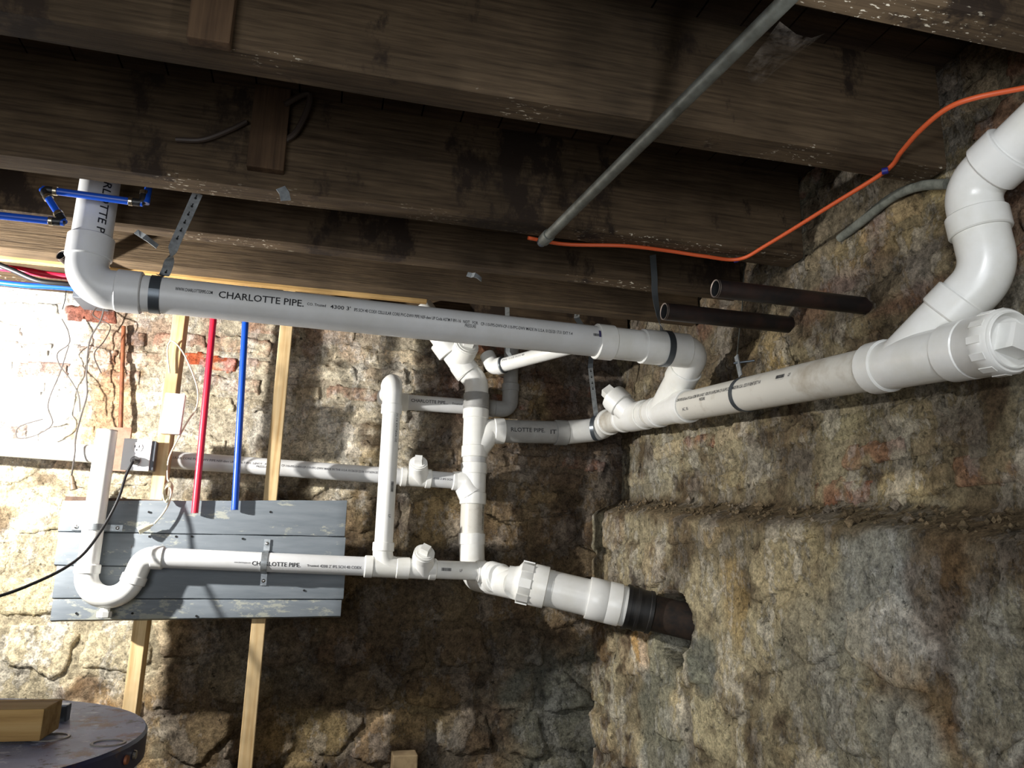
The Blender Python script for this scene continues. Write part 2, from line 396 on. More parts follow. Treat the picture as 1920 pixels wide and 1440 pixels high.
def back_color(u, v, seed):
    n1 = fbm(u, v, 5, 5, 11); n2 = fbm(u, v, 13, 4, 23); n3 = fbm(u, v, 3, 4, 31)
    c = np.broadcast_to(lin((120, 103, 80)), u.shape + (3,)).copy()
    c = mixa(c, sstep(-0.1, 0.5, n1), (146, 128, 98)); c = mixa(c, sstep(0.05, 0.5, -n1), (84, 70, 56))
    c = mixa(c, 0.7 * sstep(0.15, 0.5, n3), (112, 104, 92))
    c = mixa(c, sstep(0.22, 0.42, n2) * 0.5, (70, 56, 44))
    # cool purple-grey plaster on the upper courses
    up = sstep(1.62, 1.78, v + 0.1 * n1) * sstep(-1.0, -0.6, u)
    c = mixa(c, 0.6 * up, (112, 98, 88))
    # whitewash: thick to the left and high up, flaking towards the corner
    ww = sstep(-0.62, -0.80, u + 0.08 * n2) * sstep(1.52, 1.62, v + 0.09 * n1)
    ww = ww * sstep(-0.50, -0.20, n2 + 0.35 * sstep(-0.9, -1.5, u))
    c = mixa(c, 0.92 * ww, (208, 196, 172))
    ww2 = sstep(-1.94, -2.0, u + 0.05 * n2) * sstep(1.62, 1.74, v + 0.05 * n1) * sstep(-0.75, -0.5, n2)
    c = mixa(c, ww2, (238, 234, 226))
    # pale limestone low on the left
    ls = sstep(-1.50, -1.62, u + 0.05 * n2) * sstep(1.66, 1.58, v + 0.05 * n1)
    c = mixa(c, ls, (200, 187, 157)); c = mixa(c, ls * sstep(0.05, 0.45, n3 + 0.3 * n2), (172, 138, 92)); c = mixa(c, 0.75 * ls * sstep(0.2, 0.45, -n1 + 0.3 * n2), (104, 82, 62))
    # orange stain beside the rusty pipe, bare red brick at the very top
    st = sstep(0.11, 0.03, np.abs(u + 1.83 + 0.04 * n1)) * sstep(1.70, 1.76, v) * sstep(2.2, 2.0, v + 0.1 * n2)
    c = mixa(c, 0.55 * st, (186, 134, 82))
    rb = sstep(2.0, 2.15, v + 0.08 * n2) * sstep(-0.7, -1.2, u) * sstep(-2.02, -1.96, u)
    c = mixa(c, 0.45 * rb * sstep(-0.2, 0.2, n1 + n2), (150, 100, 80))
    b2 = blob(u, v, (-0.33, 2.0), 0.34, 0.16, 5); c = mixa(c, 0.55 * b2, (96, 62, 50))
    # ochre of the wall, with pools of lamplight painted in paler
    for (px, py, a, b) in ((815, 975, .11, .13), (950, 770, .16, .14), (905, 690, .09, .12), (700, 870, .10, .06), (770, 1340, .12, .10), (560, 1390, .2, .1)):
        p = PY(px, py, 0); m = blob(u, v, (p[0], p[2]), a, b, int(px)); c = mixa(c, 0.65 * m, (160, 140, 102))
    # darker brown stone low in the middle, slate-grey render by the corner
    m = blob(u, v, (-0.75, 1.12), 0.62, 0.30, 77, 0.5, 0.7); c = mixa(c, 0.6 * m, (72, 60, 48))
    m = blob(u, v, (-0.10, 0.72), 0.28, 0.36, 78, 0.4, 0.5); c = mixa(c, 0.75 * m, (104, 108, 100))
    m = blob(u, v, (-1.28, 1.02), 0.30, 0.16, 79, 0.5, 0.6); c = mixa(c, 0.6 * m, (128, 120, 106))
    return c

def side_color(u, v, seed):                                 # u = Y (0 at the corner, negative towards the viewer)
    n1 = fbm(u, v, 5, 5, 111); n2 = fbm(u, v, 14, 4, 123); n3 = fbm(u, v, 3, 4, 131)
    c = np.broadcast_to(lin((122, 111, 88)), u.shape + (3,)).copy()
    c = mixa(c, sstep(-0.05, 0.45, n1), (150, 140, 114)); c = mixa(c, sstep(0.1, 0.5, -n1), (92, 80, 62))
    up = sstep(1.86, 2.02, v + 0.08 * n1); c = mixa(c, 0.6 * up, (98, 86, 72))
    c = mixa(c, 0.6 * sstep(0.12, 0.4, n3), (140, 134, 116)); c = mixa(c, 0.6 * sstep(0.26, 0.42, n2), (72, 56, 42))
    low = sstep(1.42, 1.30, v + 0.06 * n1)
    c = mixa(c, low * sstep(0.0, 0.35, -n3 + 0.4 * n1), (170, 158, 128)); c = mixa(c, low * sstep(0.12, 0.42, n3 - 0.3 * n2), (98, 82, 60))
    c = mixa(c, 0.45 * low * sstep(0.18, 0.36, n2 - 0.4 * n1), (62, 48, 38))
    for (px, py, a, b, col, k) in ((1230, 1330, .16, .34, (112, 114, 102), .8), (1310, 1250, .10, .10, (108, 112, 104), .8), (1200, 1190, .07, .10, (170, 140, 92), .9),
                                   (1240, 755, .14, .07, (176, 150, 104), .8), (1380, 690, .10, .08, (170, 146, 100), .7), (1600, 1000, .16, .12, (170, 156, 120), .6), (1700, 1300, .14, .16, (118, 94, 66), .6),
                                   (1480, 1050, .14, .16, (164, 150, 118), .6), (1660, 1120, .22, .16, (150, 152, 146), .75), (1520, 1230, .16, .16, (142, 138, 122), .6), (1790, 1140, .05, .16, (96, 72, 50), .7), (1860, 1160, .16, .2, (88, 72, 54), .7), (1690, 1400, .12, .08, (150, 150, 140), .7), (1850, 1410, .1, .06, (104, 76, 52), .6), (1240, 990, .06, .10, (158, 150, 126), .6), (1370, 1120, .08, .12, (166, 142, 96), .6), (1760, 1080, .10, .12, (102, 82, 58), .7), (1570, 1330, .10, .16, (150, 146, 128), .7), (1850, 1250, .08, .2, (156, 152, 134), .7)):
        p = PX(px, py, 0.0); m = blob(u, v, (p[1], p[2]), a, b, int(px + py)); c = mixa(c, k * m, col)
    for (px, py, a, b) in ((1315, 615, .07, .05), (1520, 580, .12, .05), (1560, 540, .12, .035), (1190, 640, .12, .05), (1905, 390, .12, .08), (1640, 440, .05, .05), (1700, 560, .12, .03)):
        p = PX(px, py, 0.12); m = blob(u, v, (p[1], p[2]), a, b, int(px)); c = mixa(c, 0.45 * m, (104, 70, 56))
    for (px, py, a, b) in ((1590, 480, .08, .06), (1290, 585, .10, .04), (1700, 420, .10, .06), (1780, 330, .10, .05), (1430, 640, .10, .06)):
        p = PX(px, py, 0.12); m = blob(u, v, (p[1], p[2]), a, b, int(px)); c = mixa(c, 0.5 * m, (150, 134, 98))
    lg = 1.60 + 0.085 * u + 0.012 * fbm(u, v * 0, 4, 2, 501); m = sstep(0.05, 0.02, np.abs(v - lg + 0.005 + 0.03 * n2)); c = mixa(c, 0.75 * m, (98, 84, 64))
    c = c * 1.42
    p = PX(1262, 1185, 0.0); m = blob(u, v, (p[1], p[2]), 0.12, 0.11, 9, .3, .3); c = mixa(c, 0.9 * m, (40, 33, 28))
    return c

def make_wall(name, u0, u1, v0, v1, step, place, offset, color, split, vis, seed, calm=lambda u, v: 1.0, red=lambda u, v: 0.1, special=()):
    nu = int(round((u1 - u0) / step)) + 1; nv = int(round((v1 - v0) / step)) + 1
    U, W = np.meshgrid(np.linspace(u0, u1, nu), np.linspace(v0, v1, nv), indexing='ij')
    wu = U + 0.030 * fbm(U, W, 6, 3, seed + 1) + 0.008 * fbm(U, W, 40, 2, seed + 2)
    wv = W + 0.024 * fbm(U, W, 5, 3, seed + 3) + 0.008 * fbm(U, W, 40, 2, seed + 4)
    base = offset(U, W) + 0.012 * fbm(U, W, 3.2, 3, seed + 5) + 0.0065 * fbm(U, W, 14, 4, seed + 6) + 0.006 * fbm(U, W, 60, 3, seed + 7, 0.6)
    base = offset(U, W) + (base - offset(U, W)) * calm(U, W)
    # cells: brick courses above the split line, rubble stones below
    lab = -np.ones(U.shape, int); ed = np.zeros(U.shape); kinds = {}
    bw, bh = 0.215, 0.075
    row = np.floor(wv / bh); colf = wu / bw + 0.5 * (row % 2) + 0.17 * _hash(row, row * 0, row * 0, seed); colI = np.floor(colf)
    e = np.minimum(np.minimum(colf - colI, 1 - colf + colI) * bw, np.minimum(wv / bh - row, 1 - wv / bh + row) * bh) - 0.007
    isb = W > split(U)
    keep = _hash(row, colI, row * 0, seed + 9) < 0.72
    bid = ((row - row.min()) * 400 + (colI - colI.min())).astype(int)
    for sp_ in special:
        k = np.unravel_index(np.argmin(np.hypot(U - sp_[0], W - sp_[1])), U.shape); keep |= (row == row[k]) & (colI == colI[k])
    m = isb & keep & (e > 0); lab[m] = bid[m]; ed[m] = e[m]
    rng = np.random.RandomState(seed); sites = []
    dv = 0.15
    for j, vv in enumerate(np.arange(v0, v1 + dv, dv)):
        du = 0.235
        for uu in np.arange(u0 - 0.1 + (j % 2) * du / 2, u1 + du, du): sites.append((uu + rng.uniform(-.07, .07), vv + rng.uniform(-.035, .035)))
    sites = np.array(sites); d1 = np.full(U.shape, 9.); d2 = d1.copy(); si = np.zeros(U.shape, int)
    for k, (a, b) in enumerate(sites):
        d = np.sqrt((wu - a) ** 2 + ((wv - b) * 1.45) ** 2); near = d < d1
        d2 = np.where(near, d1, np.minimum(d2, d)); si = np.where(near, k, si); d1 = np.where(near, d, d1)
    es = (d2 - d1) / 2 - 0.010
    skeep = rng.uniform(size=len(sites)) < 0.82
    m = (~isb) & skeep[si] & (es > 0); lab[m] = 100000 + si[m]; ed[m] = es[m]
    # the mortar face behind, one mesh
    def mk(nm, P, C, F, parent):
        me = bpy.data.meshes.new(nm); me.vertices.add(len(P)); me.vertices.foreach_set('co', P.astype(np.float32).ravel())
        F = np.asarray(F, np.int32); me.loops.add(F.size); me.loops.foreach_set('vertex_index', F.ravel()); me.polygons.add(len(F))
        me.polygons.foreach_set('loop_start', np.arange(0, F.size, 4, dtype=np.int32)); me.update(calc_edges=True)
        ca = me.color_attributes.new('tint', 'FLOAT_COLOR', 'POINT'); ca.data.foreach_set('color', np.c_[C, np.ones(len(C))].astype(np.float32).ravel())
        me.polygons.foreach_set('use_smooth', np.ones(len(F), bool)); me.materials.append(MT['wall']); me.validate()
        return link(nm, me, parent)
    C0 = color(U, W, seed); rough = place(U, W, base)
    I = np.arange(nu * nv).reshape(nu, nv); Q = np.stack([I[:-1, :-1], I[1:, :-1], I[1:, 1:], I[:-1, 1:]], -1).reshape(-1, 4)
    if place.flip: Q = Q[:, ::-1]
    wall = mk(name, rough.reshape(-1, 3), (C0 * 0.80).reshape(-1, 3), Q, None); struct(wall)
    # every brick or stone in view is a piece of its own, proud of the mortar
    qi, qj = np.meshgrid(np.arange(nu - 1), np.arange(nv - 1), indexing='ij')
    ql = lab[qi, qj]; same = (lab[qi + 1, qj] == ql) & (lab[qi, qj + 1] == ql) & (lab[qi + 1, qj + 1] == ql) & (ql >= 0); ql = np.where(same, ql, -1)
    ids, cnt = np.unique(ql[ql >= 0], return_counts=True)
    Lf = lab.ravel(); n = 0
    flat = dict(U=U.ravel(), W=W.ravel(), B=base.ravel(), E=ed.ravel())
    order = np.argsort(ql.ravel(), kind='stable'); sortedq = ql.ravel()[order]; Qr = Q.reshape(-1, 4)
    for i_, c_ in zip(ids, cnt):
        if c_ < 14: continue
        a, b = np.searchsorted(sortedq, [i_, i_ + 1]); f = Qr[order[a:b]]
        vs, inv = np.unique(f, return_inverse=True); f = inv.reshape(-1, 4)
        uu, vv = flat['U'][vs], flat['W'][vs]
        if not vis(uu.mean(), vv.mean()): continue
        brick = i_ < 100000; r = np.random.RandomState(int(i_) % 65521 + seed)
        amp = r.uniform(.006, .012) if brick else r.uniform(.008, .018); wd = 0.009 if brick else 0.020
        tilt = r.uniform(-.03, .03) * (vv - vv.mean()) + r.uniform(-.04, .04) * (uu - uu.mean())
        h = flat['B'][vs] - 0.0015 + (amp + tilt) * sstep(0, wd, flat['E'][vs]) + 0.004 * fbm(uu, vv, 25, 3, seed + int(i_) % 97)
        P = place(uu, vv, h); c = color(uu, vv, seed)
        g = r.uniform(.86, 1.16); hue = np.array([1 + r.uniform(-.02, .06), 1.0, 1 - r.uniform(-.02, .06)]); c = c * g * hue
        if brick and r.uniform() < red(uu.mean(), vv.mean()):
            k = sstep(-0.35, 0.2, fbm(uu, vv, 22, 3, 300 + seed))[:, None] * r.uniform(.35, .75); c = c * (1 - k) + lin((146, 92, 70)) * k
        for (a_, b_, col_) in special:
            if np.hypot(uu - a_, vv - b_).min() < step: k = sstep(-0.6, -0.2, fbm(uu, vv, 22, 3, 300 + seed))[:, None] * .92; c = c * (1 - k) + lin(col_) * k
        # skirt going back into the mortar
        E = np.concatenate([f[:, [0, 1]], f[:, [1, 2]], f[:, [2, 3]], f[:, [3, 0]]]); key = np.sort(E, 1); uq, fi, ct = np.unique(key, axis=0, return_index=True, return_counts=True)
        be = E[fi[ct == 1]]; bv = np.unique(be); mp = {int(x): len(P) + q for q, x in enumerate(bv)}
        P2 = place(uu[bv], vv[bv], h[bv] - 0.03); P = np.r_[P, P2]; c = np.r_[c, c[bv]]
        f = np.r_[f, np.array([[y, x, mp[int(x)], mp[int(y)]] for x, y in be])]
        mk('brick' if brick else 'stone', P, np.clip(c, 0, 1), f, wall); n += 1
    print(name, 'pieces', n)
    return wall

def place_back(u, v, h): return np.stack([u, -h, v], -1)
place_back.flip = False
def place_side(u, v, h): return np.stack([-h, u, v], -1)
place_side.flip = True
def off_back(u, v):
    o = 0.03 * sstep(1.6, 1.3, v) * sstep(-1.4, -1.7, u)
    return o
def off_side(u, v):
    ledge = 1.60 + 0.085 * u + 0.012 * fbm(u, v * 0, 4, 2, 501)
    o = -0.13 + 0.12 * sstep(0.025, -0.035, v - ledge) 
    p = PX(1258, 1178, 0.0); d = np.sqrt(((u - p[1]) / 0.105) ** 2 + ((v - p[2]) / 0.10) ** 2) + 0.25 * fbm(u, v, 16, 3, 7)
    return o - 0.16 * sstep(1.15, 0.85, d)
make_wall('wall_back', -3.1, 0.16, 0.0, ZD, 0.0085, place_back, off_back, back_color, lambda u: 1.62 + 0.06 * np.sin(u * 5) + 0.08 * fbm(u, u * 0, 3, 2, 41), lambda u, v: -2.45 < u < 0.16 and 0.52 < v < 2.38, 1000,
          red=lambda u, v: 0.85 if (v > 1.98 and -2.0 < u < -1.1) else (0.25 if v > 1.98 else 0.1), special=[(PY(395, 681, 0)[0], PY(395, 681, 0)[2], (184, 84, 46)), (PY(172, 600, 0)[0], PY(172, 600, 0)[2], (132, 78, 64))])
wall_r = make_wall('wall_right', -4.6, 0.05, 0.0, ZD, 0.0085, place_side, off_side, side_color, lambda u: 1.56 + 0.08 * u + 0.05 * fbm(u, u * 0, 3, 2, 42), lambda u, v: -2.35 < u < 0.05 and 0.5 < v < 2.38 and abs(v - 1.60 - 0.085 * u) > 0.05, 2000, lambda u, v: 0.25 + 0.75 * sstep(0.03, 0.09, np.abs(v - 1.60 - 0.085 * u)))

# crumbs of mortar and earth lying along the ledge
rr_ = np.random.RandomState(5); mb = MB(); cols = []
for k in range(420):
    y = rr_.uniform(-2.6, -.08); t = rr_.uniform(-.9, .9); z = 1.60 + .085 * y + .012 * float(fbm(np.array(y), np.array(0.), 4, 2, 501)) - .005 - .024 * t; x = .07 - .055 * t * 1.0
    q = rr_.uniform(.003, .008) * (2.2 if rr_.uniform() < .07 else 1); p = V(x - q * .3, y, z + q * .5); d = [np.array(v_) for v_ in ((1, 0, 0), (-1, 0, 0), (0, 1, 0), (0, -1, 0), (0, 0, 1), (0, 0, -1))]
    n0_ = len(mb.v); mb.add([p + v_ * q * rr_.uniform(.6, 1.3) for v_ in d], [(0, 2, 4), (2, 1, 4), (1, 3, 4), (3, 0, 4), (2, 0, 5), (1, 2, 5), (3, 1, 5), (0, 3, 5)])
    g = rr_.uniform(.5, 1.5); cols += [np.r_[lin((122, 106, 82)) * g, 1]] * 6
o = mb.build('rubble', MT['wall'], wall_r, smooth=False); o['kind'] = 'stuff'
ca = o.data.color_attributes.new('tint', 'FLOAT_COLOR', 'POINT'); ca.data.foreach_set('color', np.clip(np.array(cols), 0, 1).astype(np.float32).ravel())
# ---- ceiling: deck boards, joists and blocking
ceil = struct(MB().bx(-3.2, 0.5, -5.2, 0.2, ZD + 0.022, ZD + 0.06).build('ceiling', MT['deck'], smooth=False))
for k in range(38):
    x0 = -3.1 + k * 0.095
    MB().bx(x0 + 0.002, x0 + 0.093, -3.6, 0.0, ZD, ZD + 0.021).build('board', MT['deck'], ceil, smooth=False)
def joist(ymin, ymax, mat, x0=-3.1, x1=0.115, z0=ZJ, z1=ZD, seed=0, ring=64):
    mb = MB(); v = []; f = []; ns = ring
    for i in range(ns + 1):
        x = x0 + (x1 - x0) * i / ns
        w = [0.004 * float(fbm(np.array(x), np.array(q * 3.1 + seed), 2.3, 4, seed)) for q in range(4)]
        b = 0.006
        v += [(x, ymin + w[0], z1), (x, ymin + w[0], z0 + b), (x, ymin + b, z0 + w[1]), (x, ymax - b, z0 + w[2]), (x, ymax + w[3], z0 + b), (x, ymax + w[3], z1)]
    for i in range(ns):
        for k in range(6):
            k2 = (k + 1) % 6; f.append((i * 6 + k, i * 6 + k2, i * 6 + 6 + k2, i * 6 + 6 + k))
    f += [(5, 4, 3, 2, 1, 0), tuple(ns * 6 + k for k in range(6))]
    return mb.add(v, f).build('joist', MT[mat], ceil, sharp=30)
joist(-2.215, -2.151, 'joist', seed=1)
joist(-1.822, -1.747, 'joist', seed=2)
joist(-1.330, -1.251, 'joist', seed=3)
joist(-1.012, -0.961, 'joist', seed=4)
joist(-0.740, -0.685, 'joist_rough', seed=5)
joist(-2.62, -2.55, 'joist', seed=6); joist(-3.05, -2.98, 'joist', seed=7)
joist(-0.12, 0.0, 'joist', seed=8, z0=2.28)
# pale nailer along the back of the last joist
MB().bx(-3.0, -0.80, -0.684, -0.66, ZJ - 0.008, ZJ + 0.03).build('nailer', MT['pine_x'], ceil, smooth=False, bevel=0.002)
a, b = PY(355, 60, -1.825), PY(433, 97, -1.825)
MB().bx(a[0], b[0], -1.846, -1.8225, b[2], ZD).build('blocking', MT['block'], ceil, smooth=False, bevel=0.003)
a, b = PY(465, 300, -1.335), PY(532, 328, -1.335)
MB().bx(a[0], b[0], -1.356, -1.3305, b[2], ZD).build('blocking', MT['block'], ceil, smooth=False, bevel=0.003)

# ================================================================== OVERHEAD DRAIN
od = thing('drain_pipe', 'large grey plastic drain pipe hung level under the joists, elbowed down from the ceiling', 'pipe', PY(700, 600, -1.02))
hL = PY(260, 549, -1.075); hR = PY(1287, 658, -0.97); ax = _n(hR - hL)
def on_line(p0, axd, px):                                    # point of a line that stands over picture column px
    best = min(np.linspace(-2.5, 2.5, 5001), key=lambda t: abs(_proj(p0 + axd * t)[0] - px)); return p0 + axd * best
def _proj(p):
    c = RW.T @ (np.array(p) - CAM); return (960 + FPX * c[0] / c[2], 720 + FPX * c[1] / c[2], c[2])
xr = PY(178, 420, -1.075)[0]
K = hL + ax * ((xr - hL[0]) / ax[0])
rtop = V(xr, K[1], ZD)
p_h0 = on_line(hL, ax, 262)                                  # elbow's level hub ends
rise0 = K + V(0, 0, np.linalg.norm(p_h0 - K) * 1.0)
mb = MB(); ep = fillet([rise0, K, p_h0], 0.092, 14); mb.tube(ep, R3 * 1.06, 32)
mb.hub(rise0 + V(0, 0, 0.006), V(0, 0, -1), 0.056, H3); mb.hub(p_h0 + ax * 0.006, -ax, 0.056, H3)
mb.build('elbow', MT['pvc_pipe'], od)
rp = pipe(od, rise0, rtop, R3)
lettering(rp, 'CHARLOTTE PIPE', rtop + V(0, 0, -0.115), V(0, 0, -1), R3, 0.0, 0.23, 0.019, V(0.62, -0.78, 0))
p_c0 = on_line(hL, ax, 1116); p_c1 = on_line(hL, ax, 1212); p_e = hR
hp = pipe(od, p_h0, p_c0 + ax * 0.03, R3)
nF = V(0, -1, 0.06)
def lx(px): return float((on_line(hL, ax, px) - hL) @ ax)
lettering(hp, 'WWW.CHARLOTTEPIPE.COM', hL, ax, R3, lx(331), lx(400) - lx(331), 0.0085, V(0, -1, 0.14))
lettering(hp, 'CHARLOTTE PIPE.', hL, ax, R3, lx(411), lx(568) - lx(411), 0.0175, V(0, -1, 0.09))
lettering(hp, 'CO. Trusted', hL, ax, R3, lx(574), lx(608) - lx(574), 0.007, V(0, -1, 0.09))
lettering(hp, "4300 3'", hL, ax, R3, lx(616), lx(654) - lx(616), 0.010, V(0, -1, 0.08))
lettering(hp, 'IPS SCH 40 COEX CELLULAR CORE PVC-DWV PIPE NSF-dwv UP Code ASTM F 891-16', hL, ax, R3, lx(660), lx(856) - lx(660), 0.0085, V(0, -1, 0.05))
lettering(hp, 'NOT   FOR', hL, ax, R3, lx(861), lx(888) - lx(861), 0.0085, V(0, -1, 0.04))
lettering(hp, 'PRESSURE', hL, ax, R3, lx(864), lx(885) - lx(864), 0.0085, V(0, -1, -0.18))
lettering(hp, 'CP-110-FPS-DWV-CP-110-FPC-DWV MADE IN U.S.A. 01/25/20 17:31 EXT Y-4', hL, ax, R3, lx(893), lx(1062) - lx(893), 0.0085, V(0, -1, 0.02))
barcode(hp, hL, ax, R3, lx(1101), lx(1112) - lx(1101), 0.008, V(0, -1, 0.12))
mb = MB(); mb.ribbon([hL + ax * lx(1115.5) + (R3 + 0.0008) * (math.cos(t) * V(0, -1, 0) + math.sin(t) * V(0, 0, 1)) for t in np.linspace(0.0, 0.45, 6)], [ax] * 6, 0.006, 0.0006); mb.build('primer_smear', MT['ink_purple'], hp)
# coupling with two hubs, then the elbow that turns down and back
mb = MB(); mb.hub(p_c0, ax, float(np.linalg.norm(on_line(hL, ax, 1148) - p_c0)), H3); mb.tube([p_c0, p_c1 + ax * .01], R3 * 1.05, 32, caps=False)
mb.build('coupling', MT['pvc'], od)
SX = -0.02
sA = V(SX, -0.19, 1.898); sB = V(SX, -2.00, 1.723); sd = _n(sB - sA)                 # axis of the drain along the side wall
def on_side(px): return on_line((sA + sB) / 2, sd, px)
Wy = on_side(1243)
mb = MB(); E0 = hR + ax * 0.0; Kc = hR + ax * ((SX - hR[0]) / ax[0]); dn = _n(Wy - Kc); E1 = Kc + dn * 0.085
mb.tube(fillet([p_c1 + ax * 0.01, Kc, E1], 0.078, 14), R3 * 1.06, 32)
mb.hub(on_line(hL, ax, 1202), ax, float(np.linalg.norm(on_line(hL, ax, 1287) - on_line(hL, ax, 1202))), H3)
mb.hub(E1 - dn * 0.012, dn, 0.05, H3)
mb.build('elbow', MT['pvc'], od)

# ================================================================== SIDE WALL DRAIN
sdp = thing('drain_pipe', 'scuffed white drain pipe running along the side wall toward the viewer, with screw cleanout end', 'pipe', on_side(1450))
# elbow out of the corner
cA = PY(1062, 811, -0.15); cX = _n(PY(1085, 808, -0.15) - PY(940, 808, -0.15)); cX = V(1, 0, cX[2])
cK = cA + cX * ((SX - cA[0])); cE = sA + sd * ((-0.238 - sA[1]) / sd[1])
cK = V(SX, cA[1], 0.5 * (cA[2] + (sA - sd * ((sA[1] - cA[1]) / sd[1]))[2]))
mb = MB(); mb.tube(fillet([cA, cK, cE], 0.075, 14), R3 * 1.05, 32)
mb.hub(cE - sd * 0.004, sd, 0.030, H3); mb.build('elbow', MT['pvc'], sdp)
p1 = on_side(1160); pp = pipe(sdp, cE, on_side(1180), R3, 'pvc_dirty')
lettering(pp, '4300 3 IN SCH 40 PVC', sA, sd, R3, float((on_side(1112) - sA) @ sd), 0.20, 0.008, V(-1, 0, 0.2), 'ink_grey')
# cleanout wye
nL = _n(V(-0.62, -0.10, 0.80))
mb = MB(); w0 = on_side(1183); w1 = on_side(1222); mb.tube([on_side(1168), w1], R3 * 1.05, 32); mb.hub(w0, sd, float(np.linalg.norm(w1 - w0)) * 0.75, H3); mb.hub(on_side(1168), sd, 0.02, H3 * .97)
cw = on_side(1190); br = _n(V(-0.55, 0.45, 0.70)); mb.tube([cw, cw + br * 0.105], [R3 * 1.0, R3 * 1.0], 28); mb.hub(cw + br * 0.065, br, 0.045, H3 * 0.97)
mb.build('wye', MT['pvc'], sdp)
mb = MB(); mb.lathe(cw + br * 0.108, br, [(0, .047), (.008, .047), (.008, .040), (.012, .040)]); u_ = _n(np.cross(br, V(0, 1, 0))); mb.box(cw + br * 0.13, (u_, np.cross(br, u_), br), (.020, .020, .022), .92); mb.build('cleanout_plug', MT['pvc'], sdp)
pipe(sdp, on_side(1205), on_side(1240), R3, 'pvc_dirty')
# wye that takes the overhead pipe
mb = MB(); y0 = on_side(1228); y1 = on_side(1292); mb.tube([y0, y1], R3 * 1.06, 32); mb.hub(y0, sd, 0.045, H3); mb.hub(y1 - sd * 0.055, sd, 0.058, H3)
mb.tube([Wy, E1 + dn * 0.03], R3 * 1.06, 32); mb.build('wye', MT['pvc'], sdp)
lp = pipe(sdp, y1, on_side(1650), R3, 'pvc_dirty')
def ls(px): return float((on_side(px) - sA) @ sd)
# text reads towards the viewer's right = along +sd
nS = V(-1, 0, 0.30)
lettering(lp, 'PVC-DWV PIPE NSF-dwv UP Code ASTM F 891-16 NOT   FOR CP-110-FPS-DWV-CP-110-FPC-DWV MADE IN U.S.A. 12/21/19 08:47 EXT Y-4', sA, sd, R3, ls(1289), ls(1455) - ls(1289), 0.0095, nS)
lettering(lp, 'PRESSURE', sA, sd, R3, ls(1338), ls(1349) - ls(1338), 0.0085, V(-1, 0, 0.02))
lettering(lp, 'AC 10', sA, sd, R3, ls(1303), ls(1314) - ls(1303), 0.009, V(-1, 0, -0.42), 'ink_grey')
barcode(lp, sA, sd, R3, ls(1484), ls(1500) - ls(1484), 0.009, V(-1, 0, 0.36))
lettering(lp, '- ----- -----', sA, sd, R3, ls(1484), ls(1500) - ls(1484), 0.004, V(-1, 0, 0.20), 'ink_grey')
lettering(lp, 'LF', sA, sd, R3, ls(1508), ls(1512) - ls(1508), 0.008, V(-1, 0, 0.36))
# big wye near the viewer with its two elbows up into the joists
mb = MB(); q0 = on_side(1638); q1 = on_side(1785); q2 = on_side(1828)
mb.tube([q0, q2], R3 * 1.08, 40); mb.hub(q0, sd, float(np.linalg.norm(on_side(1668) - q0)), H3 * 1.02, 0.003); mb.hub(q1, sd, float(np.linalg.norm(q2 - q1)), H3 * 1.03)
bB = on_side(1690); B1 = PD(1797, 572, 1.42); bd = _n(B1 - bB); mb.tube([bB, B1], R3 * 1.08, 40); mb.hub(B1 - bd * 0.030, bd, 0.045, H3 * 1.03)
mb.build('wye', MT['pvc'], sdp)
B2 = PD(1842, 505, 1.415); B3 = PD(1838, 432, 1.41); B4 = PD(1843, 352, 1.39); B5 = PD(1935, 245, 1.33); B6 = B5 + _n(B5 - PD(1885, 305, 1.36)) * 0.25
Kb = B1 + bd * 0.075; e2 = _n(B3 - Kb)
mb = MB(); mb.tube(fillet([B1 - bd * 0.01, Kb, B3], 0.10, 12), R3 * 1.06, 40); mb.hub(B3 - e2 * 0.006, e2, 0.040, H3 * 1.03); mb.build('elbow', MT['pvc'], sdp)
K3 = B3 + e2 * 0.085; e3 = _n(B5 - K3); X3 = K3 + e3 * 0.045
mb = MB(); mb.tube(fillet([B3 + e2 * 0.01, K3, X3 + e3 * 0.03], 0.08, 12), R3 * 1.06, 40); mb.hub(X3, e3, 0.05, H3 * 1.04); mb.build('elbow', MT['pvc'], sdp)
pipe(sdp, X3 + e3 * 0.03, X3 + e3 * 0.42, R3, 'pvc')
# cleanout adapter and recessed plug
q3 = on_side(1893); L = float(np.linalg.norm(q3 - q2))
mb = MB(); mb.lathe(q2, sd, [(0, H3 * .99), (.004, H3 * 1.03), (L * .55, H3 * 1.03), (L * .55 + .002, H3 * 1.06), (L, H3 * 1.06), (L + .004, H3 * 1.0), (L + .004, H3 * .92)], 48, caps=False)
for t in np.linspace(0, 2 * math.pi, 12, endpoint=False):
    u_ = _n(np.cross(sd, V(1, 0, 0))); w_ = np.cross(sd, u_); rr = math.cos(t) * u_ + math.sin(t) * w_
    mb.box(q2 + sd * L * .75 + rr * H3 * 1.055, (rr, np.cross(sd, rr), sd), (.0012, .006, L * .20))
mb.build('cleanout_adapter', MT['pvc'], sdp)
mb = MB(); mb.lathe(q3, sd, [(-.006, H3 * .93), (.006, H3 * .93), (.009, H3 * .88), (.004, H3 * .84), (-.002, H3 * .82), (-.002, .005)], 48)
u_ = _n(np.cross(sd, V(.25, 0, 1))); mb.box(q3 + sd * 0.012, (u_, np.cross(sd, u_), sd), (.024, .024, .016), .86); mb.build('cleanout_plug', MT['pvc'], sdp, bevel=0.0015)

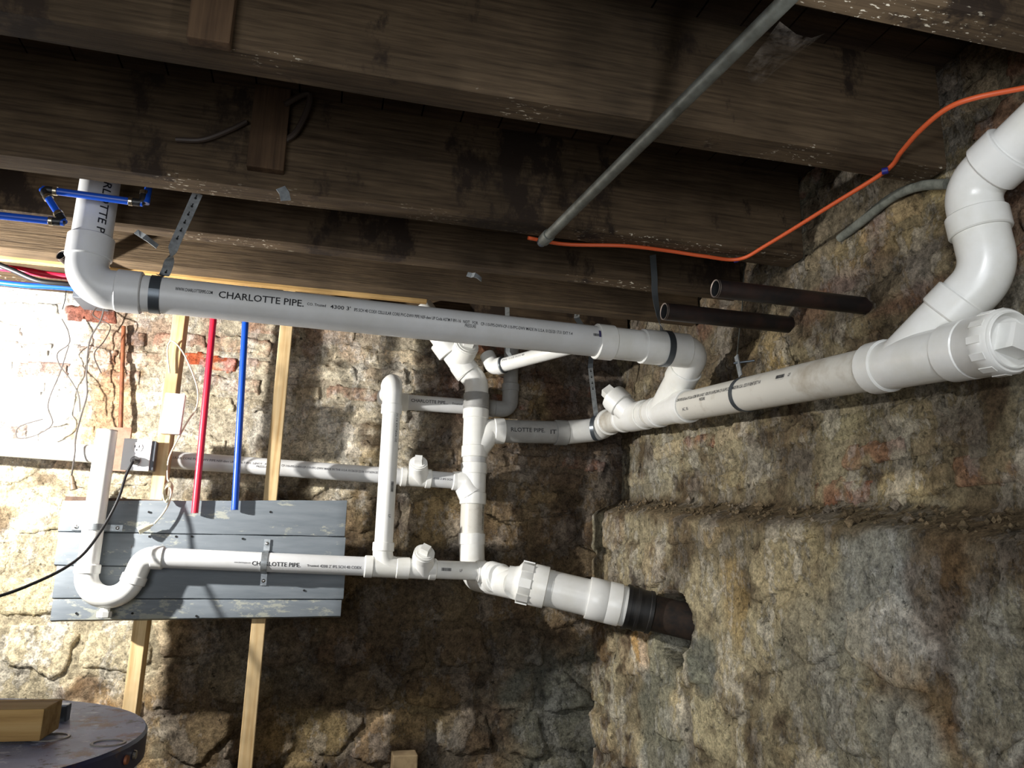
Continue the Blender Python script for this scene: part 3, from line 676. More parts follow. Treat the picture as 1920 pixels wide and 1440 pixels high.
# ================================================================== VERTICAL STACK
SY = -0.15
def S(px, py): return PY(px, py, SY)
sx = float(S(888, 900)[0]); zz = lambda py: float(S(888, py)[2])
stk = thing('drain_stack', 'white vertical drain stack in front of the back wall, tees and wyes along its height', 'pipe', V(sx, SY, zz(1040)))
up = V(0, 0, 1)
def C(py): return V(sx, SY, zz(py))
mb = MB(); mb.tube([C(772), C(742)], R3 * 1.08, 32); mb.hub(C(765), up, zz(738) - zz(765), H3 * .97); mb.build('shaded_coupling', MT['pvc_shade'], stk)  # coupling coloured grey to stand for the shade on it
# upper offset elbow and cleanout wye leaning left
t1 = S(868, 690); t2 = S(822, 622); dT = _n(t2 - t1)
mb = MB(); mb.tube(fillet([C(745), C(716), t1 + dT * 0.03], 0.13, 10), R3 * 1.03, 32); mb.hub(C(716) + _n(t1 - C(716)) * 0.05, _n(t1 - C(716)), 0.008, R3 * 1.09); mb.build('elbow', MT['pvc'], stk)
mb = MB(); w0 = S(878, 700); dW = _n(t2 - w0); mb.tube([w0, t2 + dW * .12], R3 * 1.06, 32); mb.hub(w0, dW, 0.05, H3 * .98); mb.hub(S(845, 662), dW, .06, H3)
pc = S(862, 676); pd_ = _n(V(0.12, -0.80, 0.42)); mb.tube([pc, pc + pd_ * 0.085], R3 * 1.05, 28); mb.hub(pc + pd_ * 0.05, pd_, 0.04, H3 * .93); mb.build('wye', MT['pvc'], stk)
mb = MB(); mb.lathe(pc + pd_ * .09, pd_, [(0, .044), (.006, .044), (.006, .036), (.009, .036)]); u_ = _n(np.cross(pd_, V(0.1, 0, 1))); mb.box(pc + pd_ * .112, (u_, np.cross(pd_, u_), pd_), (.019, .019, .018), .92); mb.build('cleanout_plug', MT['pvc'], stk)
# upper wye with sweeping side inlet
mb = MB(); mb.tube([C(857), C(770)], R3 * 1.05, 32); mb.hub(C(785), up, zz(767) - zz(785), H3 * .97); mb.hub(C(858), up, zz(836) - zz(858), H3 * .97)
i0 = S(924, 808); hx = _n(S(1040, 811) - S(935, 808)); mb.tube(fillet([C(852) + V(0.0, 0, 0), V(sx + .028, SY - .004, zz(812) - .01) , i0 + hx * .02], 0.065, 12), [R3 * .98] * 14 + [R3] , 28) if False else mb.tube(smooth_path([C(850), V(sx + .015, SY, zz(838)), V(sx + .043, SY, zz(818)), i0 - hx * .012, i0 + hx * .03], 5), R3 * 1.0, 28)
mb.hub(i0 + hx * .002, hx, 0.042, H3 * .97); mb.build('wye', MT['pvc'], stk)
pipe(stk, C(872), C(852), R3, 'pvc_pipe')
# tee with inlet from the left
mb = MB(); mb.tube([C(944), C(868)], R3 * 1.05, 32); mb.hub(C(889), up, zz(868) - zz(889), H3 * .97); mb.hub(C(946), up, zz(924) - zz(946), H3 * .97)
tl = S(848, 901); tx = _n(C(905) - tl); mb.tube(smooth_path([tl, tl + tx * .035, V(sx - .032, SY, zz(908)), V(sx - .008, SY, zz(925))], 5), [R2 * 1.1 + i * .0012 for i in range(16)], 24); mb.hub(tl, tx, .032, H2); mb.build('tee', MT['pvc'], stk)
sp = pipe(stk, C(1004), C(940), R3, 'pvc_dirty')
lettering(sp, 'ASTM D 2665 Tested 4 inch', C(1002) , up * -1, R3, -0.115, 0.10, 0.008, V(0.75, -0.66, 0), 'ink')
# long sweep at the foot, turning towards the viewer
oA = PD(958, 1086, 2.42); oB = PD(1240, 1153, 2.38); oD = _n(oB - oA)
mb = MB(); mb.hub(C(1022), up, zz(1000) - zz(1022), H3 * .98); foot = V(sx + .004, SY - .02, zz(1082))
mb.tube(fillet([C(1010), foot, oA + oD * .02 - V(0, 0, .012)], 0.12, 14), [R3 * 1.05] * 17, 32); mb.hub(foot + _n(oA - foot) * .16, _n(oA - foot), .05, H3 * .95); mb.hub(foot + _n(oA - foot) * .26, _n(oA - foot), .05, H3 * .95); mb.build('sweep_elbow', MT['pvc'], stk)
# level pipe from the corner to the stack
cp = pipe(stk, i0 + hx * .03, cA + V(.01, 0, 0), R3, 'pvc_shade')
def cl(px): return float((PY(px, 808, SY) - i0) @ hx)
lettering(cp, 'RLOTTE PIPE.', i0, hx, R3, cl(953), cl(1016) - cl(953), 0.0155, V(0, -1, 0.02))
lettering(cp, 'IT', i0, hx, R3, cl(1026), cl(1037) - cl(1026), 0.016, V(0, -1, -0.08))
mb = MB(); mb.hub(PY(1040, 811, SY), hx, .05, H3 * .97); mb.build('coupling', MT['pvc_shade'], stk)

# ================================================================== MIDDLE BRANCH (behind the studs)
mA = S(-330, 812); mB_ = tl; md = _n(mB_ - S(333, 863))
def M(px): return on_line(mB_, md, px)
mbp = thing('drain_pipe', 'long thin white pipe passing behind the studs to the stack, printed lettering on it', 'pipe', M(560))
mA = mB_ - md * 2.1
mp = pipe(mbp, mA, M(752), R2)
def ml(px): return float((M(px) - mB_) @ md)
nM = V(0, -1, 0.18)
lettering(mp, 'CELLULAR CORE PVC-DWV PIPE NSF-dwv UP Code F 891-16', mB_, md, R2, ml(313), ml(480) - ml(313), 0.0075, nM, 'ink_grey')
lettering(mp, 'NOT   FOR', mB_, md, R2, ml(480), ml(508) - ml(480), 0.007, V(0, -1, .2), 'ink_grey')
lettering(mp, 'PRESSURE', mB_, md, R2, ml(482), ml(506) - ml(482), 0.007, V(0, -1, -.12), 'ink_grey')
lettering(mp, 'CP-110-FPS-DWV-CP-110-FPC-DWV MADE IN THE U.S.A. 01/26/20 22:56 EXT#2N-2E', mB_, md, R2, ml(528), ml(707) - ml(528), 0.0075, nM, 'ink_grey')
mb = MB(); mb.tube([M(750), M(808)], R2 * 1.08, 28); mb.hub(M(751), md, .022, H2); mb.hub(M(797), md, .022, H2)
pc = M(783) + V(0, 0, .0); pd_ = _n(V(-0.10, -0.80, 0.62)); mb.tube([M(788), pc + pd_ * .072], R2 * 1.1, 24); mb.hub(pc + pd_ * .05, pd_, .026, H2 * .96); mb.build('wye', MT['pvc'], mbp)
def plug(parent, p, d, r, sq, h, ref):
    mb = MB(); mb.lathe(p, d, [(0, r), (.005, r), (.005, r * .82), (.008, r * .82)]); u_ = _n(np.cross(d, ref)); mb.box(p + _n(d) * (.008 + h / 2), (u_, np.cross(_n(d), u_), _n(d)), (sq, sq, h / 2), .9); return mb.build('cleanout_plug', MT['pvc'], parent)
plug(mbp, pc + pd_ * .076, pd_, .033, .0145, .022, V(0.05, 0, 1))
mq = pipe(mbp, M(806), M(852), R2)
lettering(mq, '4200 2 IPS SCH', mB_, md, R2, ml(810), ml(846) - ml(810), 0.007, V(0, -1, 0.0), 'ink_grey')

# ================================================================== GREY BOARD AND STUDS
LY = -0.395
bp = thing('plank_panel', 'panel of four weathered grey painted planks nailed across the studs', 'panel', PY(370, 1160, -0.35))
rowsL = [938, 997, 1060, 1122, 1164]; rowsR = [937, 1006, 1068, 1124, 1156]
xl = [118, 112, 106, 102, 97]; xrr = [652, 650, 647, 643, 637]
for k in range(4):
    g = 0.0016
    tl_, tr_ = PY(xl[k], rowsL[k], -.35), PY(xrr[k], rowsR[k], -.35); bl_, br_ = PY(xl[k + 1], rowsL[k + 1], -.35), PY(xrr[k + 1], rowsR[k + 1], -.35)
    jx = random.uniform(-.004, .004); n = 24; v = []; f = []
    for i in range(n + 1):
        q = i / n; t = tl_ * (1 - q) + tr_ * q; b = bl_ * (1 - q) + br_ * q
        w = 0.0016 * float(fbm(np.array(t[0]), np.array(k * 1.7), 14, 3, 55)); y = -.35 + 0.0015 * math.sin(q * 7 + k * 2)
        for (z, yy) in ((t[2] - g + w, y), (b[2] + g + w, y), (b[2] - .004 + w, -.3322), (t[2] - g - .004 + w, -.3322)): v.append((t[0] + (jx if i in (0, n) else 0), yy, z))
    for i in range(n):
        for c_ in range(4):
            c2 = (c_ + 1) % 4; f.append((i * 4 + c_, i * 4 + c2, i * 4 + 4 + c2, i * 4 + 4 + c_))
    f += [(3, 2, 1, 0), tuple(n * 4 + c_ for c_ in range(4))]
    MB().add(v, f).build('plank', MT['plank_scuffed' if k == 3 else 'plank'], bp, bevel=0.0012, sharp=30)
a, b = PY(122, 934, -.348), PY(650, 934, -.348)
MB().bx(a[0], b[0], -.345, -.325, a[2] - .012, a[2] + .006).build('plank_edge', MT['plank_edge'], bp, smooth=False)
for (px, py) in ((279, 960), (507, 960), (330, 1006), (360, 1006), (143, 1150), (248, 1150), (368, 1155), (570, 1107), (280, 1006), (455, 1010)):
    p = PY(px, py, -.352); MB().lathe(p, V(0, -1, 0), [(0, .0035), (.002, .003)], 10).build('nail', MT['hole'], bp)
def stud(label, x0, x1, zb, zt, yb, group=None):
    o = MB().bx(x0, x1, -.331, yb, zb, zt).build('wood_stud', MT['strip'], None, smooth=False, bevel=0.002); tag(o, label, 'stud', 'pine studs against the back wall')
    return o
s1 = PY(286, 900, -.331)[0]; s1b = PY(309, 900, -.331)[0]
stud('new pine stud behind the outlet box and white power brick', s1 - .003, s1b, 0.0, ZD, -.255)
s2 = PY(497, 900, -.331)[0]; s2b = PY(522, 900, -.331)[0]
stud('slim new pine stud to the right of the blue tube', s2, s2b, 0.0, ZD, -.293)
p = PY(455, 522, -0.331)
o = MB().bx(p[0] - .045, p[0] + .035, -.655, -.635, ZJ - .05, ZJ + .18).build('wood_block', MT['tan_board'], None, smooth=False, bevel=.002); tag(o, 'short brown wood offcut above the grey drain, between the studs', 'wood block')

# ================================================================== LOWER BRANCH WITH TRAP
def Lw(px, py): return PY(px, py, LY)
lbr = thing('drain_pipe', 'white waste line with tall open standpipe and P-trap on the grey planks', 'pipe', Lw(450, 1052))
lA = Lw(307, 1046); lB = Lw(897, 1071); ld = _n(lB - lA)
def LL(px): return on_line(lA, ld, px)
tA = Lw(163, 1072); tC = Lw(253, 1074); rU = (tC[0] - tA[0]) / 2; zU = (tA[2] + tC[2]) / 2 - .006
spx = pipe(lbr, tA, V(tA[0], LY, Lw(193, 806)[2]), R2, 'pvc', 'standpipe')
mb = MB(); mb.lathe(V(tA[0], LY, Lw(193, 806)[2]), V(0, 0, -1), [(0, R2 * .86), (0, R2), (.004, R2 * 1.0)], 32, caps=False); mb.lathe(V(tA[0], LY, Lw(193, 806)[2]), V(0, 0, -1), [(0, R2 * .86), (.1, R2 * .86)], 32, caps=False); mb.build('pipe_rim', MT['pvc'], lbr)
arc = [V(tA[0] + rU - rU * math.cos(t), LY, zU - rU * math.sin(t)) for t in np.linspace(0, math.pi * .93, 26)]
mb = MB(); mb.tube([V(tA[0], LY, tA[2] + .01)] + arc, R2 * 1.09, 28); mb.hub(V(tA[0], LY, tA[2] - .006), up, .028, H2 * 1.03)
mb.build('trap_bend', MT['pvc'], lbr)
mb = MB(); nb = V(tA[0] + rU * .95, LY, zU - rU - R2 * .9); mb.lathe(nb, V(0, 0, -1), [(0, .015), (.014, .015), (.014, .021), (.030, .021), (.030, .017), (.033, .017)], 8); mb.build('trap_plug', MT['pvc'], lbr, smooth=False)
aE = arc[-1]; dE = _n(arc[-1] - arc[-2]); mb = MB(); kk = aE + dE * ((lA[2] - aE[2]) / dE[2]); kk = V(kk[0], LY, lA[2])
mb.tube(fillet([aE - dE * .005, kk, lA], 0.062, 12), R2 * 1.09, 28); mb.hub(aE - dE * .012, dE, .026, H2 * 1.04); mb.hub(lA - ld * .034, ld, .034, H2 * 1.0); mb.build('elbow', MT['pvc'], lbr)
l1 = pipe(lbr, lA, LL(690), R2, 'pvc_pipe')
def lw(px): return float((LL(px) - lA) @ ld)
lettering(l1, 'www.charlottepipe.com', lA, ld, R2, lw(441), lw(472) - lw(441), .005, V(0, -1, -.1), 'ink_grey')
lettering(l1, 'CHARLOTTE PIPE.', lA, ld, R2, lw(474), lw(564) - lw(474), .0125, V(0, -1, -.14), 'ink')
lettering(l1, 'Trusted', lA, ld, R2, lw(576), lw(597) - lw(576), .006, V(0, -1, -.14))
lettering(l1, "4200 2' IPS SCH 40 COEX", lA, ld, R2, lw(600), lw(677) - lw(600), .0085, V(0, -1, -.14), 'ink_grey')
# tee under the vertical pipe, cleanout wye, short pipe and the wye into the outlet
vx = float(Lw(718, 1040)[0]); vz = lambda py: float(Lw(720, py)[2])
mb = MB(); mb.tube([LL(684), LL(748)], R2 * 1.09, 28); mb.hub(LL(683), ld, .028, H2); mb.hub(LL(742), ld, .045, H2)
lz = float(LL(718)[2]); mb.tube(smooth_path([V(vx, LY, vz(1022)), V(vx, LY, vz(1040)), V(vx + .012, LY, lz + .012), V(vx + .045, LY, lz)], 6), R2 * 1.09, 24); mb.hub(V(vx, LY, vz(1034)), up, .030, H2); mb.build('tee', MT['pvc'], lbr)
mb = MB(); mb.tube([LL(760), LL(815)], R2 * 1.09, 28); mb.hub(LL(803), ld, .026, H2); pc = LL(787); pd_ = _n(V(0.06, -0.72, 0.62)); mb.tube([LL(795), pc + pd_ * .07], R2 * 1.12, 24); mb.hub(pc + pd_ * .048, pd_, .026, H2 * .98); mb.build('wye', MT['pvc'], lbr)
plug(lbr, pc + pd_ * .075, pd_, .034, .0150, .022, V(.45, 0, 1))
l2 = pipe(lbr, LL(812), LL(900), R2, 'pvc')
barcode(l2, lA, ld, R2, lw(825), lw(843) - lw(825), .010, V(0, -1, 0.05)); lettering(l2, 'LF', lA, ld, R2, lw(859), lw(864) - lw(859), .008, V(0, -1, 0))
mb = MB(); kk = LL(914); dO = _n(oA - kk + V(0, 0.02, 0)); mb.tube(fillet([LL(892), kk, oA + oD * .03], .10, 8), R2 * 1.12, 28); mb.hub(LL(894), ld, .03, H2 * 1.02)
mb.hub(kk + dO * .03, dO, .028, H2 * 1.10); mb.hub(kk + dO * .064, dO, .028, H2 * 1.10); mb.build('wye', MT['pvc'], lbr)

# ================================================================== OUTLET THROUGH THE SIDE WALL
out = thing('drain_outlet', 'thick white cleanout adapter and pipe ending in a black rubber coupling in the side wall', 'pipe', oA)
def O(px): return on_line(oA, oD, px)
def ol(px): return float((O(px) - oA) @ oD)
r4 = 0.0572; h4 = 0.0645
mb = MB(); mb.lathe(oA, oD, [(-.012, .040), (.006, .042), (ol(968), .046), (ol(975), h4 * 1.0), (ol(996), h4 * 1.0), (ol(997), h4 * .985), (ol(998), h4 * 1.0), (ol(1024), h4 * 1.0), (ol(1025), r4), (ol(1035), r4)], 40)
for t in np.linspace(0, 2 * math.pi, 8, endpoint=False):
    u_ = _n(np.cross(oD, V(0, 0, 1))); w_ = np.cross(oD, u_); rr = math.cos(t) * u_ + math.sin(t) * w_
    mb.box(oA + oD * (ol(985)) + rr * (h4 - .0012), (np.cross(oD, rr), rr, oD), (.014, .0030, (ol(996) - ol(974)) / 2), .95)
mb.build('cleanout_adapter', MT['pvc'], out)
mb = MB(); mb.tube([O(1022), O(1112)], r4 * .985, 40, caps=False); mb.build('pipe', MT['pvc'], out)
mb = MB(); mb.lathe(O(1102), oD, [(0, h4 * .98), (.002, h4), (ol(1136) - ol(1102), h4), (ol(1137) - ol(1102), h4 * .985), (ol(1138) - ol(1102), h4), (ol(1162) - ol(1102), h4), (ol(1164) - ol(1102), h4 * .95), (ol(1185) - ol(1102), h4 * .95)], 40); mb.build('coupling', MT['pvc'], out)
L0 = ol(1172)
mb = MB(); mb.lathe(oA + oD * L0, oD, [(0, h4 * .96), (0, h4 * 1.06), (.012, h4 * 1.06), (.013, h4 * 1.0), (.030, h4 * 1.0), (.031, h4 * 1.04), (.040, h4 * 1.04), (.041, h4 * .99), (.070, h4 * .97), (.072, h4 * 1.01), (.082, h4 * 1.01), (.086, h4 * .9)], 40); mb.build('rubber_coupling', MT['rubber'], out)

MB().lathe(oA + oD * (L0 + .08), oD, [(0, h4 * .84), (.16, h4 * .84)], 32).build('old_iron_pipe', plain('rusted_iron', (52, 38, 28), .8, c2=(24, 20, 18), scale=30), out)
# ================================================================== VENT PIPE TO THE WALL AND BACK BRANCH
vt = thing('vent_pipe', 'thin white vertical pipe between the grey planks and the stack, elbowed back to the wall', 'pipe', V(vx, LY, vz(1020)))
vtop = vz(764)
v1 = pipe(vt, V(vx, LY, vz(1022)), V(vx, LY, vtop), R2, 'pvc')
barcode(v1, V(vx, LY, vz(940)), up, R2, 0.03, .034, .010, V(.5, -.86, 0)); lettering(v1, 'LF', V(vx, LY, vz(1000)), up * -1, R2, -.06, .010, .008, V(.35, -.86, 0), 'ink_grey')
lettering(v1, '01:16 EXT#26-2E', V(vx, LY, vz(775)), up * -1, R2, 0.0, .10, .008, V(.6, -.8, 0), 'ink_grey')
WYp = -0.05; wq = PY(790, 756, WYp); wd = _n(PY(930, 766, WYp) - wq); zw = wq[2]
kt = V(vx, LY, zw - .0)
mb = MB(); mb.tube(fillet([V(vx, LY, vtop), kt, kt + V(0, .10, 0)], .042, 12), R2 * 1.09, 28); mb.hub(V(vx, LY, vtop - .022), up, .034, H2); mb.hub(kt + V(0, .062, 0), V(0, 1, 0), .034, H2); mb.build('elbow', MT['pvc'], vt)
pipe(vt, kt + V(0, .09, 0), V(vx, WYp - .08, zw), R2, 'pvc')
wk = V(vx, WYp, zw)
mb = MB(); mb.tube(fillet([V(vx, WYp - .085, zw), wk, wk + wd * .085], .045, 10), R2 * 1.09, 28); mb.hub(V(vx, WYp - .09, zw), V(0, 1, 0), .03, H2); mb.hub(wk + wd * .06, wd, .03, H2); mb.build('elbow', MT['pvc'], vt)
we = PY(925, 766, WYp)
v2 = pipe(vt, wk + wd * .085, we, R2, 'pvc_pipe')
def wl(px): return float((on_line(wk, wd, px) - wk) @ wd)
lettering(v2, 'CHARLOTTE PIPE...', wk, wd, R2, wl(769), wl(838) - wl(769), .0125, V(0, -1, 0.1)); lettering(v2, 'Trusted', wk, wd, R2, wl(845), wl(864) - wl(845), .008, V(0, -1, 0.05))
wu = PY(958, 700, WYp); wke = we + wd * ((wu[0] - we[0]) / wd[0])
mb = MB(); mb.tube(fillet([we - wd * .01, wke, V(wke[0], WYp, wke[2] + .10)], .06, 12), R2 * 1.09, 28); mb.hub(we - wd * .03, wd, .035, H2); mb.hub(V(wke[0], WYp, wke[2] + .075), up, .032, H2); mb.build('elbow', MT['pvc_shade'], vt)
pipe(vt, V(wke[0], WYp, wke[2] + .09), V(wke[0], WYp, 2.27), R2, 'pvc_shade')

sb = thing('drain_pipe', 'short cream pipe with ragged elbow slanting up behind the large grey drain', 'pipe', PY(935, 690, -.20))
a = PY(930, 688, -.20); b = PY(1050, 656, -.42); dd = _n(b - a); r15 = .0265
mb = MB(); k0 = a - dd * .012; mb.tube(fillet([k0 + V(-.02, .03, .055), k0, a + dd * .035], .03, 8), r15 * 1.12, 24); mb.hub(a + dd * .005, dd, .028, r15 * 1.25); mb.build('elbow', MT['pvc'], sb)
mb = MB(); mb.lathe(a + dd * .034, dd, [(0, r15 * 1.2), (.0, r15 * 1.24), (.004, r15 * 1.24), (.004, r15 * 1.2)], 24); mb.build('pipe_seam', MT['steel_dark'], sb)
q = pipe(sb, a + dd * .02, b + dd * .14, r15, 'pvc'); lettering(q, 'PVC 1-1/2 SCH 40', a, dd, r15, .05, .10, .007, V(0.1, -1, .3), 'ink_grey')

# ================================================================== HANGER STRAPS AND CLAMPS
def holes(o, pts, wdir, spacing, r0=.0028, off=.0008):
    pts = [np.array(p, float) for p in pts]; d = np.r_[0, np.cumsum([np.linalg.norm(pts[i + 1] - pts[i]) for i in range(len(pts) - 1)])]
    s = spacing * .6
    while s < d[-1] - .006:
        i = int(np.searchsorted(d, s) - 1); t = (s - d[i]) / (d[i + 1] - d[i]); p = pts[i] * (1 - t) + pts[i + 1] * t; tg = _n(pts[i + 1] - pts[i])
        w = _n(np.array(wdir, float) - tg * (np.array(wdir) @ tg)); nn = np.cross(tg, w)
        if nn @ (CAM - p) < 0: nn = -nn
        mb = MB(); mb.lathe(p + nn * off, nn, [(0, r0), (.0004, r0)], 10); mb.box(p + nn * (off + .0002) - tg * r0 * 1.7, (w, tg, nn), (r0 * .4, r0 * 1.2, .0002)); mb.build('slot', MT['hole'], o, smooth=False)
        s += spacing
def band(parent, p, axd, r, w=.022, t=.0014, mat='steel_dark', a0=0, a1=2 * math.pi):
    u_ = _n(np.cross(axd, V(0, 0, 1))); w_ = np.cross(u_, axd); n = 40
    pts = [p + (r + t / 2 + .0006) * (math.cos(q) * u_ + math.sin(q) * w_) for q in np.linspace(a0, a1, n)]
    return MB().ribbon(pts, [axd] * n, w, t).build('pipe_band', MT[mat], parent)
# strap 1, twisted, on the left of the overhead pipe
st1 = thing('hanger_strap', 'galvanized twisted strap with keyhole slots holding left end of the grey drain', 'pipe strap', PY(340, 430, -1.03), 'pipe hanger straps')
pj = on_line(hL, ax, 293); ptop = PY(371, 362, -1.235); pm = PY(326, 462, -1.15); pe = PY(311, 510, pj[1] - .03)
tp = pj + V(0.006, -.014, R3 + .001); path = smooth_path([ptop, ptop * .5 + pm * .5, pm, pe, tp], 10); T = np.linspace(0, 1, len(path)); n0 = _n(V(0.1, -1, -.5)); w0_ = V(1, 0, .12)
ang = math.pi * sstep(.50, .66, T); s_ = MB().ribbon(path, [math.cos(a_) * w0_ + math.sin(a_) * n0 for a_ in ang], .022, .0014).build('strap', MT['galv'], st1)
holes(s_, path[:21], V(1, 0, .12), .022); holes(s_, path[27:37], V(1, 0, .12), .03)
band(st1, pj, ax, R3, .024)
# strap 2, on the right of the overhead pipe
st2 = thing('hanger_strap', 'dark steel strap hanging from a joist, banding the right end of the grey drain', 'pipe strap', PY(1235, 580, -.98), 'pipe hanger straps')
pj = on_line(hL, ax, 1246); a = PY(1224, 478, -1.10); b = PY(1228, 552, -1.02); c = PY(1236, 600, -.98); top = pj + V(-.008, 0, H3)
pts = smooth_path([a, PY(1227, 520, -1.06), b, c, top], 6); MB().ribbon(pts, [V(math.cos(q), .8 * math.sin(q), 0) for q in list(np.linspace(0, 0, 12)) + list(np.linspace(0, 1.8, len(pts) - 12))], .018, .0014).build('strap_upper', MT['steel_dark'], st2)
band(st2, pj, ax, H3 + .001, .020)
# strap 3 down to the corner elbow; seen above and below the overhead pipe
st3 = thing('hanger_strap', 'long slotted galvanized strap hanging straight down to the band at the corner elbow', 'pipe strap', PY(1104, 720, -.24), 'pipe hanger straps')
pj = on_side(1098); pj = V(SX - .055, -.185, float(cK[2])); a = PY(1090, 540, -.55); b = PY(1081, 596, -.42); c = PY(1107, 690, -.26); eM = cK + V(-.022, -.022, -.001); d_ = eM + V(-.004, -.004, R3 * 1.1)
s_ = MB().ribbon([a, a * .4 + b * .6, b], V(1, 0, 0), .020, .0014).build('strap_upper', MT['galv'], st3); holes(s_, [a, b], V(1, 0, 0), .024)
s_ = MB().ribbon([b, PY(1110, 640, -.3), c], V(1, 0, 0), .020, .0014).build('strap_middle', MT['steel_dark'], st3)
s_ = MB().ribbon([c, d_], V(1, 0, 0), .019, .0014).build('strap_lower', MT['galv'], st3); holes(s_, [c, c * .45 + d_ * .55], V(1, 0, 0), .024)
band(st3, eM, _n(V(.707, -.707, 0)), R3 * 1.08, .016)
# strap 4 on the side drain: wire, little clamp, band
st4 = thing('hanger_strap', 'thin wire hanger with bolted steel band around the scuffed side drain', 'pipe strap', on_side(1400), 'pipe hanger straps')
pj = on_side(1398); ptop = PX(1396, 492, .075); pb = pj + V(-.01, 0.02, R3 + .055)
MB().tube([ptop, ptop * .5 + pb * .5 + V(.004, 0, 0), pb], .0018, 8).build('wire', MT['conduit'], st4)
MB().ribbon([pb + V(0, 0, .01), pj + V(-.012, 0, R3 + .004)], V(0, 1, 0), .016, .003).build('clamp_tab', MT['galv'], st4)
MB().tube([pb + V(-.01, -.002, -.012), pb + V(.035, -.03, -.008)], .003, 10).build('bolt', MT['steel_dark'], st4)
band(st4, pj, sd, R3, .016, .0016)
# small strap stub behind the overhead pipe, and hook on the short cream pipe
a = PY(951, 575, -.45); b = PY(952, 660, -.28)
o = MB().ribbon([a, b, PY(957, 668, -.26), PY(950, 690, -.25)], V(1, 0, 0), .016, .0014).build('hanger_strap', MT['galv']); tag(o, 'short steel strap hooked round the cream pipe behind the grey drain', 'pipe strap', 'pipe hanger straps')
# two-hole clamps on the board
def clamp(label, p, axd, ear, r):
    t = thing('pipe_clamp', label, 'clamp', p, 'two-hole clamps on the planks'); axd = _n(axd); e = _n(ear); nn = V(0, -1, 0); yb = -.3525; n = 20
    pts = [V(*(p + e * (r + .042))), V(*(p + e * (r + .006)))]; pts = [V(q[0], yb, q[2]) for q in pts]
    arcp = [p + (r + .0016) * (math.cos(a_) * e + math.sin(a_) * nn) for a_ in np.linspace(-.15, math.pi + .15, n)]
    pts2 = [V(*(p - e * (r + .006))), V(*(p - e * (r + .042)))]; pts2 = [V(q[0], yb, q[2]) for q in pts2]
    MB().ribbon(pts + arcp + pts2, [axd] * (n + 4), .019, .0018).build('saddle', MT['galv'], t)
    for s in (1, -1):
        q = p + e * s * (r + .028); MB().lathe(V(q[0], yb - .0012, q[2]), nn, [(0, .006), (.002, .0055), (.0035, .003)], 12).build('screw', MT['bright'], t)
clamp('two-hole galvanized clamp around the white standpipe', V(tA[0], LY, float(Lw(176, 988)[2])), up, V(1, 0, 0), R2)
clamp('two-hole galvanized clamp around the level waste pipe on the planks', LL(496), ld, V(0, 0, 1), R2)
# loose clips left on the joists
def clip(label, p, dx, dz):
    o = MB().ribbon([p, p + V(dx * .3, -.004, dz * .3), p + V(dx * .45, -.016, dz * .5), p + V(dx * .65, -.014, dz * .7), p + V(dx, -.002, dz)], V(0, .2, 1), .014, .0015).build('metal_clip', MT['galv']); tag(o, label, 'clip', 'loose clips on the joists')
clip('bent half-round metal clip beside the left strap, on the last joists', PY(255, 434, -1.02), .055, -.035)
clip('small bent metal clip on the joist edge above the middle of the grey drain', PY(876, 514, -1.02), .04, -.012)
p = PY(526, 352, -1.335); o = MB().ribbon([p, PY(533, 362, -1.337), PY(536, 376, -1.34)], V(1, 0, -.2), .022, .002).build('metal_tab', MT['galv']); tag(o, 'small galvanized tab nailed to the joist right of the block', 'clip')

# ================================================================== CONDUIT, CABLES
a = PZ(1500, -25, ZJ - .014); b = PZ(1024, 446, ZJ - .03); c = PZ(1009, 466, ZJ - .034); dC = _n(b - a)
cn = thing('conduit', 'dull galvanized conduit slanting across under the joists', 'conduit', b)
MB().tube([a - dC * .9, b], .0125, 20).build('conduit_pipe', MT['conduit'], cn)
mb = MB(); mb.hub(b - dC * .02, dC, .035, .0155, .001); mb.build('threaded_end', MT['conduit'], cn); mb = MB(); mb.hub(b + dC * .012, dC, .020, .0115, .001); mb.build('end_cap', MT['steel_dark'], cn)
# cobweb
g = []; A = PZ(1462, 40, ZJ - .02); B = PZ(1548, 62, ZJ + .04); Cc = PZ(1430, 150, ZJ + .03); n = 12; v = []; f = []
for i in range(n + 1):
    for j in range(4):
        q = i / n; e0 = A * (1 - q) + PZ(1395, 130, ZJ - .01) * q; e1 = B * (1 - q) + Cc * q; t = j / 3; sag = .018 * math.sin(math.pi * t) * (1 + .4 * math.sin(q * 9))
        v.append(e0 * (1 - t) + e1 * t - V(0, 0, sag))
for i in range(n):
    for j in range(3): f.append((i * 4 + j, i * 4 + j + 1, i * 4 + 5 + j, i * 4 + 4 + j))
o = MB().add(v, f).build('cobweb', MT['web']); tag(o, 'dusty grey cobweb hanging from the conduit to the joist', 'cobweb')
# orange cable
oc = thing('orange_cable', 'orange cable looping under the joists to the upper right, tied in places', 'cable', PZ(1660, 320, ZJ - .006))
pts = [PZ(990, 446, ZJ - .004), PZ(1060, 458, ZJ - .005), PZ(1170, 461, ZJ - .005), PZ(1250, 470, ZJ - .004), PZ(1318, 480, ZJ - .012), PZ(1385, 486, ZJ - .016), PZ(1440, 458, ZJ - .012), PZ(1560, 384, ZJ - .010), PZ(1660, 321, ZJ - .008),
       PZ(1690, 285, ZJ - .006), PZ(1726, 244, ZJ - .006), PZ(1775, 204, ZJ - .006), PZ(1830, 183, ZJ - .006), PZ(1920, 165, ZJ - .006), PZ(1990, 150, ZJ - .006)]
MB().tube(smooth_path(pts, 8), .0048, 12).build('cable', MT['orange'], oc)
for (px, py) in ((1382, 487), (1662, 320)):
    p = PZ(px, py, ZJ - .013); MB().hub(p - V(.006, -.006, 0), V(.7, -.7, 0), .012, .0068, .001).build('cable_tie', MT['blue_dark'], oc)
